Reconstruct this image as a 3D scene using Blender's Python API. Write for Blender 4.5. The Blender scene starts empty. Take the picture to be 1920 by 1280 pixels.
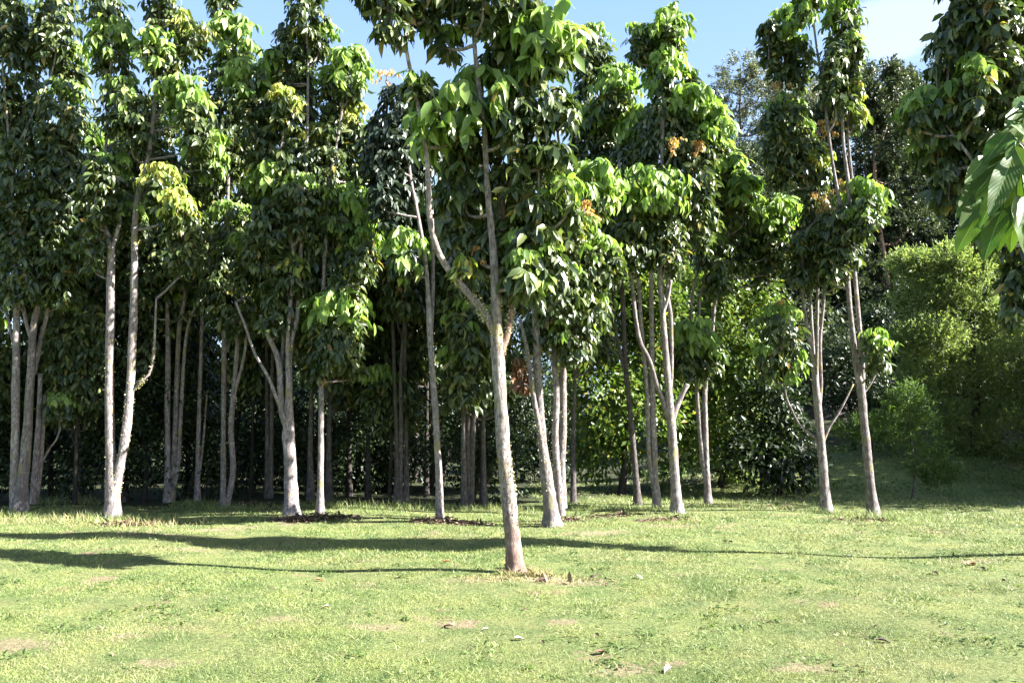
import bpy, math, random
import numpy as np
from mathutils import Vector

SC = bpy.context.scene
COL = SC.collection
rng = np.random.default_rng(7)
random.seed(7)
R = math.radians

# ------------------------------------------------------------------ camera
EYE, PITCH, F = 1.6, R(6.4), 1500.0          # F in photo pixels (1920 wide)
cam_d = bpy.data.cameras.new('camera')
cam_d.sensor_width = 36.0
cam_d.lens = F / 1920 * 36
cam_d.clip_end = 2000
cam = bpy.data.objects.new('camera', cam_d)
COL.objects.link(cam)
cam.location = (0, 0, EYE)
cam.rotation_euler = (R(90) + PITCH, 0, 0)
SC.camera = cam

def sstep(a, b, x):
    t = np.clip((x - a) / (b - a), 0, 1)
    return t * t * (3 - 2 * t)

def ground_z(x, y):
    """terrain height: flat lawn, a low bank and a wooded hill behind and to the right"""
    x = np.asarray(x, float); y = np.asarray(y, float)
    side = sstep(1.0, 11.0, x - (y - 20) * 0.12)
    z = side * (0.95 * sstep(20.0, 24.5, y) + 1.1 * sstep(27, 33, y) + 15 * sstep(33, 82, y))
    z = z + (1 - side) * 5.0 * sstep(36, 85, y)
    z = z + 0.035 * np.sin(x * 0.9 + 1) * np.sin(y * 0.7) + 0.02 * np.sin(x * 2.3 + y * 1.7)
    return z

def ray(px, py):
    X = (px - 960) / F; Yc = (640 - py) / F
    return np.array([X, math.cos(PITCH) - Yc * math.sin(PITCH), math.sin(PITCH) + Yc * math.cos(PITCH)])

def at(px, py, depth):
    d = ray(px, py); d = d * (depth / d[1])
    return d + np.array([0, 0, EYE])

def on_ground(px, py):
    d = ray(px, py); s = EYE / -d[2]
    p = d * s; p[2] = 0
    return p

# ------------------------------------------------------------------ object helpers
def tag(o, label=None, cat=None, group=None, kind=None):
    if label: o['label'] = label
    if cat: o['category'] = cat
    if group: o['group'] = group
    if kind: o['kind'] = kind
    return o

def empty(name, loc=(0, 0, 0)):
    o = bpy.data.objects.new(name, None)
    o.empty_display_size = 0.2
    o.location = loc
    COL.objects.link(o)
    return o

def mesh_obj(name, V, T, mat, parent=None, Q=None, smooth=True, uv=None):
    """V (n,3) world positions, T (m,3) triangles, Q (k,4) quads"""
    V = np.asarray(V, np.float32).reshape(-1, 3)
    if parent is not None:
        V = V - np.array(parent.location, np.float32)
    loops, starts, tot = [], [], 0
    if T is not None and len(T):
        T = np.asarray(T, np.int32)
        loops.append(T.ravel()); starts.append(np.arange(len(T)) * 3); tot = T.size
    if Q is not None and len(Q):
        Q = np.asarray(Q, np.int32)
        loops.append(Q.ravel()); starts.append(tot + np.arange(len(Q)) * 4)
    loops = np.concatenate(loops).astype(np.int32); starts = np.concatenate(starts).astype(np.int32)
    me = bpy.data.meshes.new(name)
    me.vertices.add(len(V)); me.vertices.foreach_set('co', V.ravel())
    me.loops.add(len(loops)); me.loops.foreach_set('vertex_index', loops)
    me.polygons.add(len(starts)); me.polygons.foreach_set('loop_start', starts)
    me.polygons.foreach_set('use_smooth', np.full(len(starts), smooth))
    if uv is not None:
        l = me.uv_layers.new(name='UVMap')
        l.data.foreach_set('uv', np.asarray(uv, np.float32)[loops].ravel())
    me.update(calc_edges=True)
    me.materials.append(mat)
    o = bpy.data.objects.new(name, me)
    COL.objects.link(o)
    if parent is not None: o.parent = parent
    return o

def nrm(a):
    return a / np.maximum(np.linalg.norm(a, axis=-1, keepdims=True), 1e-9)

# ------------------------------------------------------------------ materials
def new_mat(name):
    m = bpy.data.materials.new(name); m.use_nodes = True
    nt = m.node_tree
    for n in list(nt.nodes): nt.nodes.remove(n)
    out = nt.nodes.new('ShaderNodeOutputMaterial')
    return m, nt, out

def node(nt, typ, **kw):
    n = nt.nodes.new(typ)
    for k, v in kw.items():
        if k in n.inputs.keys(): n.inputs[k].default_value = v
        else: setattr(n, k, v)
    return n

def ramp(nt, fac, stops, interp='LINEAR'):
    r = nt.nodes.new('ShaderNodeValToRGB')
    r.color_ramp.interpolation = interp
    els = r.color_ramp.elements
    while len(els) < len(stops): els.new(0.5)
    for e, (p, c) in zip(els, stops):
        e.position = p; e.color = (*c, 1) if len(c) == 3 else c
    nt.links.new(fac, r.inputs[0])
    return r.outputs[0]

def mix(nt, fac, a, b, blend='MIX'):
    m = nt.nodes.new('ShaderNodeMix'); m.data_type = 'RGBA'; m.blend_type = blend
    for sock, val in ((m.inputs[0], fac), (m.inputs[6], a), (m.inputs[7], b)):
        if isinstance(val, bpy.types.NodeSocket): nt.links.new(val, sock)
        elif isinstance(val, (int, float)): sock.default_value = val
        else: sock.default_value = (*val, 1)
    return m.outputs[2]

def noise(nt, vec, scale, detail=4, rough=0.55):
    n = node(nt, 'ShaderNodeTexNoise')
    n.inputs['Scale'].default_value = scale; n.inputs['Detail'].default_value = detail
    n.inputs['Roughness'].default_value = rough
    if vec is not None: nt.links.new(vec, n.inputs['Vector'])
    return n.outputs[0]

def leaf_material(name, stops, trans=0.25, tcol=1.6, rough=0.38, spec=0.5):
    m, nt, out = new_mat(name)
    g = node(nt, 'ShaderNodeNewGeometry')
    c = ramp(nt, g.outputs['Random Per Island'], stops)
    p = node(nt, 'ShaderNodeBsdfPrincipled', Roughness=rough)
    p.inputs['Specular IOR Level'].default_value = spec
    nt.links.new(c, p.inputs['Base Color'])
    t = node(nt, 'ShaderNodeBsdfTranslucent')
    tc = mix(nt, 1.0, c, (tcol, tcol * 1.1, tcol * 0.5), 'MULTIPLY')
    nt.links.new(tc, t.inputs['Color'])
    ms = node(nt, 'ShaderNodeMixShader'); ms.inputs[0].default_value = trans
    nt.links.new(p.outputs[0], ms.inputs[1]); nt.links.new(t.outputs[0], ms.inputs[2])
    nt.links.new(ms.outputs[0], out.inputs[0])
    return m

M = {}
M['leaf'] = leaf_material('mature_leaf', [(0, (0.024, 0.040, 0.013)), (0.4, (0.048, 0.074, 0.024)), (0.75, (0.088, 0.120, 0.038)), (0.965, (0.16, 0.18, 0.06)), (0.985, (0.30, 0.24, 0.06)), (1, (0.22, 0.12, 0.05))], 0.27, 1.6, 0.36, 0.65)
M['leaf_purple'] = leaf_material('dusky_leaf', [(0, (0.022, 0.034, 0.020)), (0.6, (0.03, 0.05, 0.028)), (1, (0.05, 0.062, 0.04))], 0.12, 1.4, 0.4, 0.5)
M['lime'] = leaf_material('young_leaf', [(0, (0.08, 0.145, 0.032)), (0.35, (0.18, 0.28, 0.062)), (1, (0.30, 0.40, 0.115))], 0.42, 1.25, 0.42, 0.4)
M['yellow'] = leaf_material('yellow_leaf', [(0, (0.15, 0.24, 0.05)), (0.5, (0.30, 0.34, 0.07)), (1, (0.44, 0.38, 0.10))], 0.4, 1.2, 0.45, 0.35)
M['orange'] = leaf_material('bronze_leaf', [(0, (0.40, 0.20, 0.08)), (0.6, (0.50, 0.30, 0.13)), (1, (0.5, 0.38, 0.14))], 0.35, 1.2, 0.5, 0.3)
M['dead'] = leaf_material('dead_leaf', [(0, (0.10, 0.05, 0.03)), (0.6, (0.17, 0.085, 0.05)), (1, (0.30, 0.17, 0.10))], 0.1, 1.2, 0.7, 0.2)
M['bush'] = leaf_material('bush_leaf', [(0, (0.05, 0.095, 0.02)), (0.5, (0.105, 0.165, 0.032)), (0.93, (0.15, 0.20, 0.04)), (1, (0.34, 0.28, 0.06))], 0.32, 1.4, 0.4, 0.45)
M['under'] = leaf_material('undergrowth_leaf', [(0, (0.010, 0.019, 0.007)), (0.75, (0.019, 0.035, 0.011)), (1, (0.06, 0.09, 0.025))], 0.15, 1.5, 0.45, 0.35)  # leaf colours darkened to put in the deep shade under the stand
M['wattle'] = leaf_material('wattle_leaf', [(0, (0.12, 0.165, 0.06)), (0.5, (0.22, 0.28, 0.105)), (1, (0.34, 0.38, 0.17))], 0.4, 1.25, 0.5, 0.4)
M['sapling'] = leaf_material('sapling_leaf', [(0, (0.05, 0.09, 0.025)), (1, (0.11, 0.17, 0.045))], 0.3, 1.5, 0.5, 0.4)
M['hill'] = leaf_material('hill_leaf', [(0, (0.03, 0.045, 0.026)), (0.6, (0.055, 0.075, 0.040)), (1, (0.11, 0.13, 0.065))], 0.2, 1.4, 0.5, 0.4)
M['gum'] = leaf_material('gum_leaf', [(0, (0.09, 0.11, 0.075)), (0.6, (0.16, 0.18, 0.12)), (1, (0.26, 0.25, 0.17))], 0.25, 1.2, 0.45, 0.4)

def bark_material(name, base, light, moss=0.0, red=0.0):
    m, nt, out = new_mat(name)
    tc = node(nt, 'ShaderNodeTexCoord')
    geo = node(nt, 'ShaderNodeNewGeometry')
    mp = node(nt, 'ShaderNodeMapping'); mp.inputs['Scale'].default_value = (1, 1, 0.45)
    nt.links.new(geo.outputs['Position'], mp.inputs[0])
    n1 = noise(nt, mp.outputs[0], 26, 6, 0.7)
    n2 = noise(nt, geo.outputs['Position'], 5.5, 4, 0.6)
    c = ramp(nt, n1, [(0.34, tuple(b * 0.4 for b in base)), (0.45, base), (0.57, light), (0.8, tuple(min(0.75, l * 1.25) for l in light))])
    c = mix(nt, ramp(nt, n2, [(0.35, (0, 0, 0)), (0.65, (0.75, 0.75, 0.75))]), c, tuple(b * 0.8 for b in base))
    # thin horizontal scars
    mp2 = node(nt, 'ShaderNodeMapping'); mp2.inputs['Scale'].default_value = (1.2, 1.2, 12)
    nt.links.new(geo.outputs['Position'], mp2.inputs[0])
    n4 = noise(nt, mp2.outputs[0], 3.2, 3, 0.6)
    c = mix(nt, ramp(nt, n4, [(0.60, (0, 0, 0)), (0.70, (0.5, 0.5, 0.5))]), c, tuple(b * 0.35 for b in base))
    if moss:
        n3 = noise(nt, geo.outputs['Position'], 3.3, 5, 0.65)
        c = mix(nt, ramp(nt, n3, [(0.60 - moss * 0.1, (0, 0, 0)), (0.68 - moss * 0.1, (0.8, 0.8, 0.8))]), c, (0.24, 0.21, 0.085))
    if red:
        s = node(nt, 'ShaderNodeSeparateXYZ'); nt.links.new(geo.outputs['Position'], s.inputs[0])
        c = mix(nt, ramp(nt, s.outputs['Z'], [(0.0, (red, red, red)), (0.75, (0, 0, 0))]), c, (0.25, 0.13, 0.095))
    oi = node(nt, 'ShaderNodeObjectInfo')
    c = mix(nt, 1.0, c, ramp(nt, oi.outputs['Random'], [(0, (0.72, 0.70, 0.68)), (1, (1.1, 1.08, 1.06))]), 'MULTIPLY')
    mp3 = node(nt, 'ShaderNodeMapping'); mp3.inputs['Scale'].default_value = (9, 9, 1.3)
    nt.links.new(geo.outputs['Position'], mp3.inputs[0])
    n5 = noise(nt, mp3.outputs[0], 1.1, 5, 0.7)
    c = mix(nt, ramp(nt, n5, [(0.56, (0, 0, 0)), (0.68, (0.55, 0.55, 0.55))]), c, tuple(b * 0.42 for b in base))
    c = mix(nt, ramp(nt, n5, [(0.30, (0.6, 0.6, 0.6)), (0.40, (0, 0, 0))]), c, tuple(min(0.62, l * 1.35) for l in light))
    p = node(nt, 'ShaderNodeBsdfPrincipled', Roughness=0.85)
    p.inputs['Specular IOR Level'].default_value = 0.25
    nt.links.new(c, p.inputs['Base Color'])
    b = node(nt, 'ShaderNodeBump', Strength=0.9, Distance=0.02)
    nt.links.new(n1, b.inputs['Height']); nt.links.new(b.outputs[0], p.inputs['Normal'])
    nt.links.new(p.outputs[0], out.inputs[0])
    return m

M['bark'] = bark_material('pale_bark', (0.17, 0.145, 0.148), (0.36, 0.325, 0.322), 0.25)
M['bark_front'] = bark_material('pale_bark_reddish_foot', (0.19, 0.16, 0.15), (0.42, 0.38, 0.36), 0.4, 0.75)
M['bark_dark'] = bark_material('dark_bark', (0.035, 0.030, 0.027), (0.07, 0.06, 0.055))  # far plantation trunks' shade put into the colour; also bark of other species
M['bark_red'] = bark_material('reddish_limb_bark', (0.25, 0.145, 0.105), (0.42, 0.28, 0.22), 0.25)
M['bark_mid'] = bark_material('grey_bark', (0.075, 0.064, 0.062), (0.17, 0.15, 0.147), 0.0)  # back plantation trunks' shade darkened into the bark; also used for brownish stems
m, nt, out = new_mat('lichen')
g = node(nt, 'ShaderNodeNewGeometry')
c = ramp(nt, g.outputs['Random Per Island'], [(0, (0.20, 0.18, 0.07)), (0.6, (0.34, 0.31, 0.14)), (1, (0.42, 0.42, 0.30))])
p = node(nt, 'ShaderNodeBsdfPrincipled', Roughness=0.95); nt.links.new(c, p.inputs['Base Color']); nt.links.new(p.outputs[0], out.inputs[0])
M['lichen'] = m

# lawn soil / turf sheet and the grass blades share the same dry-patch noise, keyed to the world position
def dry_mask(nt, pos):
    n = noise(nt, pos, 0.55, 5, 0.6)
    n2 = noise(nt, pos, 2.6, 4, 0.6)
    a = ramp(nt, n, [(0.45, (0, 0, 0)), (0.66, (1, 1, 1))])
    b = ramp(nt, n2, [(0.52, (0, 0, 0)), (0.72, (1, 1, 1))])
    return mix(nt, 0.55, a, b), b

BARE = ((705, 1178, 0.26), (1075, 1088, 0.42), (985, 1082, 0.45), (880, 1088, 0.3), (1060, 1160, 0.16), (300, 1245, 0.18), (270, 1005, 0.7), (420, 990, 0.6), (1250, 985, 0.5), (1110, 1000, 0.5), (235, 1195, 0.14), (515, 1170, 0.2), (1160, 1245, 0.18), (1500, 1255, 0.2), (1830, 1050, 0.3), (345, 1030, 0.4), (30, 1220, 0.3))

def ground_material():
    m, nt, out = new_mat('turf')
    g = node(nt, 'ShaderNodeNewGeometry')
    pos = g.outputs['Position']
    dry, spots = dry_mask(nt, pos)
    fine = noise(nt, pos, 30, 8, 0.8)
    c = ramp(nt, fine, [(0.36, (0.045, 0.07, 0.025)), (0.50, (0.145, 0.18, 0.06)), (0.66, (0.26, 0.29, 0.115))])
    c = mix(nt, mix(nt, 0.62, (0, 0, 0), dry), c, ramp(nt, fine, [(0.3, (0.15, 0.125, 0.05)), (0.7, (0.31, 0.27, 0.13))]))
    c = mix(nt, 1.0, c, ramp(nt, noise(nt, pos, 1.7, 5, 0.65), [(0.34, (0.62, 0.74, 0.66)), (0.52, (1, 1, 1)), (0.68, (1.14, 1.08, 1.0))]), 'MULTIPLY')
    bare = noise(nt, pos, 0.95, 6, 0.62); spotn = ramp(nt, noise(nt, pos, 7.0, 6, 0.75), [(0.33, (0, 0, 0)), (0.67, (1, 1, 1))])
    c = mix(nt, ramp(nt, bare, [(0.60, (0, 0, 0)), (0.67, (0.85, 0.85, 0.85))]), c, ramp(nt, fine, [(0.3, (0.17, 0.11, 0.075)), (0.7, (0.34, 0.25, 0.18))]))
    for (sx, sy, sr) in BARE:
        cpt = on_ground(sx, sy)
        dn = node(nt, 'ShaderNodeVectorMath', operation='MULTIPLY_ADD'); nt.links.new(pos, dn.inputs[0]); dn.inputs[1].default_value = (0.8, 1.5, 0); dn.inputs[2].default_value = (-cpt[0] * 0.8, -cpt[1] * 1.5, 0)
        dl = node(nt, 'ShaderNodeVectorMath', operation='LENGTH'); nt.links.new(dn.outputs[0], dl.inputs[0])
        dm = node(nt, 'ShaderNodeMath', operation='MULTIPLY_ADD'); nt.links.new(spotn, dm.inputs[0]); dm.inputs[1].default_value = -sr * 1.25; nt.links.new(dl.outputs['Value'], dm.inputs[2])
        c = mix(nt, ramp(nt, dm.outputs[0], [(0.0, (0.5, 0.5, 0.5)), (sr * 0.35, (0, 0, 0))]), c, ramp(nt, fine, [(0.35, (0.19, 0.12, 0.085)), (0.65, (0.40, 0.30, 0.22))]))
    # beyond the mown lawn: leaf litter and rough hill grass, shade darkened into the colours
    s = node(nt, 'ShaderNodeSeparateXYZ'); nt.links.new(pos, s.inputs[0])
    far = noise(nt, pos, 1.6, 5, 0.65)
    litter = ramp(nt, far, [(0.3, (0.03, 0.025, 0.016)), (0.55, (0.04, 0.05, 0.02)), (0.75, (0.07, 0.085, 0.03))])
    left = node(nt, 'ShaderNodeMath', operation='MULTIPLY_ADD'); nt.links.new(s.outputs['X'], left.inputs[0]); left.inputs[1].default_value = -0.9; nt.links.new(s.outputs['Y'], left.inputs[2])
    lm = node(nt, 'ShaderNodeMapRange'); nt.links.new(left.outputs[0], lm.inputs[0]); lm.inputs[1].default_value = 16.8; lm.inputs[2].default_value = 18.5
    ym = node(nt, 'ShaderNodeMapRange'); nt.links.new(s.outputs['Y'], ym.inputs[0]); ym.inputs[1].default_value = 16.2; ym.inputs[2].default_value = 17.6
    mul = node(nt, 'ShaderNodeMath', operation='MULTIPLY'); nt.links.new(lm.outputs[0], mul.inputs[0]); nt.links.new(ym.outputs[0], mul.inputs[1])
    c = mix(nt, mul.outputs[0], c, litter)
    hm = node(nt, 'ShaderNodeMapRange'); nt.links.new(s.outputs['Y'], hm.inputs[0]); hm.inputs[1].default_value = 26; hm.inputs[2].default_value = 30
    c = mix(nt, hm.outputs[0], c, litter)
    p = node(nt, 'ShaderNodeBsdfPrincipled', Roughness=0.9); p.inputs['Specular IOR Level'].default_value = 0.2
    nt.links.new(c, p.inputs['Base Color'])
    b = node(nt, 'ShaderNodeBump', Strength=1.0, Distance=0.05)
    nt.links.new(fine, b.inputs['Height']); nt.links.new(b.outputs[0], p.inputs['Normal'])
    nt.links.new(p.outputs[0], out.inputs[0])
    return m
M['turf'] = ground_material()

def blade_material():
    m, nt, out = new_mat('grass_blade')
    g = node(nt, 'ShaderNodeNewGeometry')
    dry, _ = dry_mask(nt, g.outputs['Position'])
    rnd = g.outputs['Random Per Island']
    green = ramp(nt, rnd, [(0, (0.085, 0.125, 0.03)), (0.5, (0.18, 0.23, 0.065)), (1, (0.30, 0.345, 0.125))])
    straw = ramp(nt, rnd, [(0, (0.19, 0.20, 0.085)), (0.6, (0.30, 0.29, 0.15)), (1, (0.42, 0.38, 0.24))])
    c = mix(nt, mix(nt, 0.7, (0, 0, 0), dry), green, straw)
    c = mix(nt, 1.0, c, ramp(nt, noise(nt, g.outputs['Position'], 1.7, 5, 0.65), [(0.34, (0.62, 0.74, 0.66)), (0.52, (1, 1, 1)), (0.68, (1.14, 1.08, 1.0))]), 'MULTIPLY')
    d = node(nt, 'ShaderNodeBsdfPrincipled', Roughness=0.5); d.inputs['Specular IOR Level'].default_value = 0.35
    nt.links.new(c, d.inputs['Base Color'])
    t = node(nt, 'ShaderNodeBsdfTranslucent'); nt.links.new(c, t.inputs['Color'])
    ms = node(nt, 'ShaderNodeMixShader'); ms.inputs[0].default_value = 0.35
    nt.links.new(d.outputs[0], ms.inputs[1]); nt.links.new(t.outputs[0], ms.inputs[2]); nt.links.new(ms.outputs[0], out.inputs[0])
    return m
M['blade'] = blade_material()
M['straw'] = leaf_material('dry_straw', [(0, (0.16, 0.14, 0.06)), (0.5, (0.30, 0.26, 0.12)), (1, (0.42, 0.36, 0.20))], 0.25, 1.1, 0.7, 0.2)
M['mulch'] = leaf_material('mulch_flake', [(0, (0.05, 0.032, 0.022)), (0.6, (0.12, 0.08, 0.055)), (1, (0.26, 0.18, 0.13))], 0.0, 1.0, 0.85, 0.2)

# ------------------------------------------------------------------ leaf geometry
TPL = np.array([  # u along, v across, w lift: a folded, drooping pointed leaf of eight points
    [0, 0, 0], [0.30, -0.40, 0.03], [0.30, 0, -0.03], [0.30, 0.40, 0.03],
    [0.66, -0.42, -0.05], [0.66, 0, -0.11], [0.66, 0.42, -0.05], [1.0, 0, -0.30]])
TPL_T = np.array([[0, 1, 2], [0, 2, 3], [1, 4, 5], [1, 5, 2], [2, 5, 6], [2, 6, 3], [4, 7, 5], [5, 7, 6]])
DIA = np.array([[0, 0, 0], [0.45, -0.5, 0.05], [0.45, 0.5, 0.05], [1.0, 0, -0.1]])
DIA_T = np.array([[0, 1, 3], [0, 3, 2]])

def place_leaves(P, D, N, L, W, tpl=TPL, tri=TPL_T):
    D = nrm(D); N = nrm(N - D * (N * D).sum(1, keepdims=True)); S = np.cross(N, D)
    n = len(P)
    V = (P[:, None, :] + D[:, None, :] * (tpl[None, :, 0:1] * L[:, None, None])
         + S[:, None, :] * (tpl[None, :, 1:2] * W[:, None, None])
         + N[:, None, :] * (tpl[None, :, 2:3] * (L * rng.uniform(0.2, 2.0, len(L)))[:, None, None]))
    k = len(tpl)
    T = (tri[None] + (np.arange(n) * k)[:, None, None]).reshape(-1, 3)
    return V.reshape(-1, 3), T

class Leaves:
    def __init__(s): s.v = []; s.t = []; s.n = 0
    def add(s, V, T):
        if len(V): s.v.append(V); s.t.append(T + s.n); s.n += len(V)
    def build(s, name, mat, parent):
        if s.n: return mesh_obj(name, np.concatenate(s.v), np.concatenate(s.t), mat, parent)

UP = np.array([0, 0, 1.0])

def pinnate(A, phi, r, lift, L, pairs=4, droop=1.0):
    """compound leaves: A (n,3) foot of each stalk, phi azimuth, r reach, L leaflet length -> P, D, N, L"""
    n = len(A)
    out = np.stack([np.cos(phi), np.sin(phi), np.zeros(n)], 1)
    side = np.stack([-np.sin(phi), np.cos(phi), np.zeros(n)], 1)
    Ps, Ds, Ns, Ls = [], [], [], []
    for k in range(pairs * 2 + 1):
        s = 0.28 + 0.72 * ((k // 2) + 0.5) / pairs if k < pairs * 2 else 1.0
        sg = 0 if k == pairs * 2 else (1 if k % 2 else -1)
        p = A + out * (r * s)[:, None] + UP * (r * (lift * s - (0.35 + lift * 0.6) * s * s))[:, None]
        dn = droop * rng.uniform(0.35, 1.25, n)
        d = out * (0.45 if sg else 0.8) + side * (sg * 0.62) - UP * dn[:, None] + rng.normal(0, 0.24, (n, 3))
        nn = out * 0.7 + UP * 0.75 + side * (sg * 0.35) + rng.normal(0, 0.5, (n, 3))
        Ps.append(p + rng.normal(0, 0.012, (n, 3))); Ds.append(d); Ns.append(nn)
        Ls.append(L * rng.uniform(0.5, 1.22, n) * (0.85 if k < 2 else 1))
    return np.concatenate(Ps), np.concatenate(Ds), np.concatenate(Ns), np.concatenate(Ls)

def column(dst, c, ztop, zbot, rad, cap, Lf=0.25, dens=1.0, mature='crown'):
    """one storey of foliage round an upright shoot: old leaves below, a cap of drooping new leaves above"""
    H = max(ztop - zbot, 0.3)
    n = int(max(10, 56 * dens * (H + 0.25) * (rad / 0.5) ** 0.9 * (0.25 / Lf) ** 1.3))
    t = rng.uniform(0.0, 1.0, n)
    z = zbot + H * (0.16 + 0.86 * t)
    wob = np.stack([np.sin(t * 5 + c[0] * 7), np.cos(t * 4 + c[1] * 5), np.zeros(n)], 1) * 0.10 * rad
    A = np.stack([np.full(n, c[0]), np.full(n, c[1]), z], 1) + wob
    phi = rng.uniform(0, 2 * math.pi, n)
    env = np.clip(0.58 + 0.22 * t + 0.36 * np.sin(np.clip(t * 1.0, 0, 1) * math.pi) - 0.35 * np.clip(t - 0.86, 0, 1) / 0.14, 0.3, 1.2)
    r = rad * env * rng.uniform(0.55, 1.12, n)
    lift = np.clip(0.15 + 0.9 * t + rng.normal(0, 0.15, n), 0, 1.3)
    caps = {'d': None, 'l': ('young_leaves', 1.35), 'y': ('yellow_leaves', 1.0), 'o': ('bronze_leaves', 0.55), 'x': ('dead_leaves', 1.0),
            's': ('young_leaves', 1.0), 'L': ('young_leaves', 1.45)}[cap]
    frac = {'d': 0, 'l': min(0.85, 0.8 / H), 'y': 0.9 if H < 0.5 else min(0.7, 0.45 / H), 'o': 1.0, 'x': 1.0, 's': min(0.45, 0.36 / H), 'L': 1.0}[cap]
    young = t > 1 - frac * rng.uniform(0.35, 1.25, n)
    if cap in 'ox': young[:] = True
    if cap == 'o': young &= rng.random(n) < 0.45
    gone = (cap == 'o') & ~young
    for msk, key, mul, dr in ((~young & ~gone, mature, 1.0, 1.0), (young, caps[0] if caps else None, caps[1] if caps else 1, 1.5)):
        if key is None or not msk.any(): continue
        P, D, N, L = pinnate(A[msk], phi[msk], r[msk] * (1.3 if cap == 'L' else 1.18 if key == 'young_leaves' else 1.0), lift[msk], Lf * mul, 4, dr)
        V, T = place_leaves(P, D, N, L, L * rng.uniform(0.32, 0.50, len(L)))
        dst.setdefault(key, Leaves()).add(V, T)

# ------------------------------------------------------------------ stems
def smooth_path(pts, n_per=7):
    pts = [np.asarray(p, float) for p in pts]
    P = [2 * pts[0] - pts[1]] + pts + [2 * pts[-1] - pts[-2]]
    outp = []
    for i in range(1, len(P) - 2):
        p0, p1, p2, p3 = P[i - 1:i + 3]
        for k in range(n_per):
            t = k / n_per
            outp.append(0.5 * (2 * p1 + (p2 - p0) * t + (2 * p0 - 5 * p1 + 4 * p2 - p3) * t * t + (3 * p1 - p0 - 3 * p2 + p3) * t ** 3))
    outp.append(P[-2])
    return np.array(outp)

def tube(pts, rads, seg=12, n_per=7, knob=0.06, flare=0.0):
    C = smooth_path(pts, n_per); n = len(C)
    rr = np.interp(np.linspace(0, len(rads) - 1, n), np.arange(len(rads)), rads)
    Tn = nrm(np.gradient(C, axis=0))
    ref = np.array([0.0, 1.0, 0.05]); a = nrm(np.cross(Tn, ref)); b = np.cross(Tn, a)
    ang = np.linspace(0, 2 * math.pi, seg, endpoint=False)
    ph = rng.uniform(0, 6.28, 4)
    s = np.arange(n)[:, None]
    wob = 1 + knob * (np.sin(2 * ang[None] + ph[0] + s * 0.5) * 0.5 + np.sin(3 * ang[None] + ph[1] - s * 0.8) * 0.5 + rng.normal(0, 0.5, (n, seg)))
    if flare: wob = wob + flare * np.exp(-s / 2.6) * (0.7 + 0.5 * np.sin(4 * ang[None] + ph[2]))
    rad = rr[:, None] * wob
    V = C[:, None] + a[:, None] * (np.cos(ang)[None, :, None] * rad[..., None]) + b[:, None] * (np.sin(ang)[None, :, None] * rad[..., None])
    i = np.arange(n - 1)[:, None]; j = np.arange(seg)[None]; j2 = (j + 1) % seg
    Q = np.stack([i * seg + j, i * seg + j2, (i + 1) * seg + j2, (i + 1) * seg + j], -1).reshape(-1, 4)
    top = np.array([[n * seg, (n - 1) * seg + k, (n - 1) * seg + (k + 1) % seg] for k in range(seg)])
    V = np.concatenate([V.reshape(-1, 3), C[-1:]])
    return V, top, Q, C, rr

class Tubes:
    def __init__(s): s.v = []; s.t = []; s.q = []; s.n = 0
    def add(s, pts, rads, **k):
        V, T, Q, C, rr = tube(pts, rads, **k)
        s.v.append(V); s.t.append(T + s.n); s.q.append(Q + s.n); s.n += len(V)
        return C, rr
    def build(s, name, mat, parent):
        return mesh_obj(name, np.concatenate(s.v), np.concatenate(s.t), mat, parent, Q=np.concatenate(s.q))

MAT_OF = {'crown': 'leaf', 'young_leaves': 'lime', 'yellow_leaves': 'yellow', 'bronze_leaves': 'orange', 'dead_leaves': 'dead'}

def lichen_flakes(C, rr, n, zmin, zmax):
    ok = np.where((C[:, 2] > zmin) & (C[:, 2] < zmax))[0]
    if len(ok) < 3: return np.zeros((0, 3)), DIA_T
    patches = rng.choice(ok, 9)
    i = np.clip(rng.choice(patches, n) + rng.integers(-2, 3, n), 0, len(C) - 1)
    a = rng.normal(rng.choice(rng.uniform(0, 6.28, 6), n), 0.5)
    out = np.stack([np.cos(a), np.sin(a), np.zeros(n)], 1)
    P = C[i] + out * (rr[i] * 0.98)[:, None] + UP * rng.uniform(-0.08, 0.08, n)[:, None]
    D = out * 0.6 + rng.normal(0, 0.6, (n, 3)) - UP * 0.3
    L = rng.uniform(0.012, 0.04, n)
    return place_leaves(P, D, out + rng.normal(0, 0.4, (n, 3)), L, L * 0.7, DIA, DIA_T)

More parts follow.
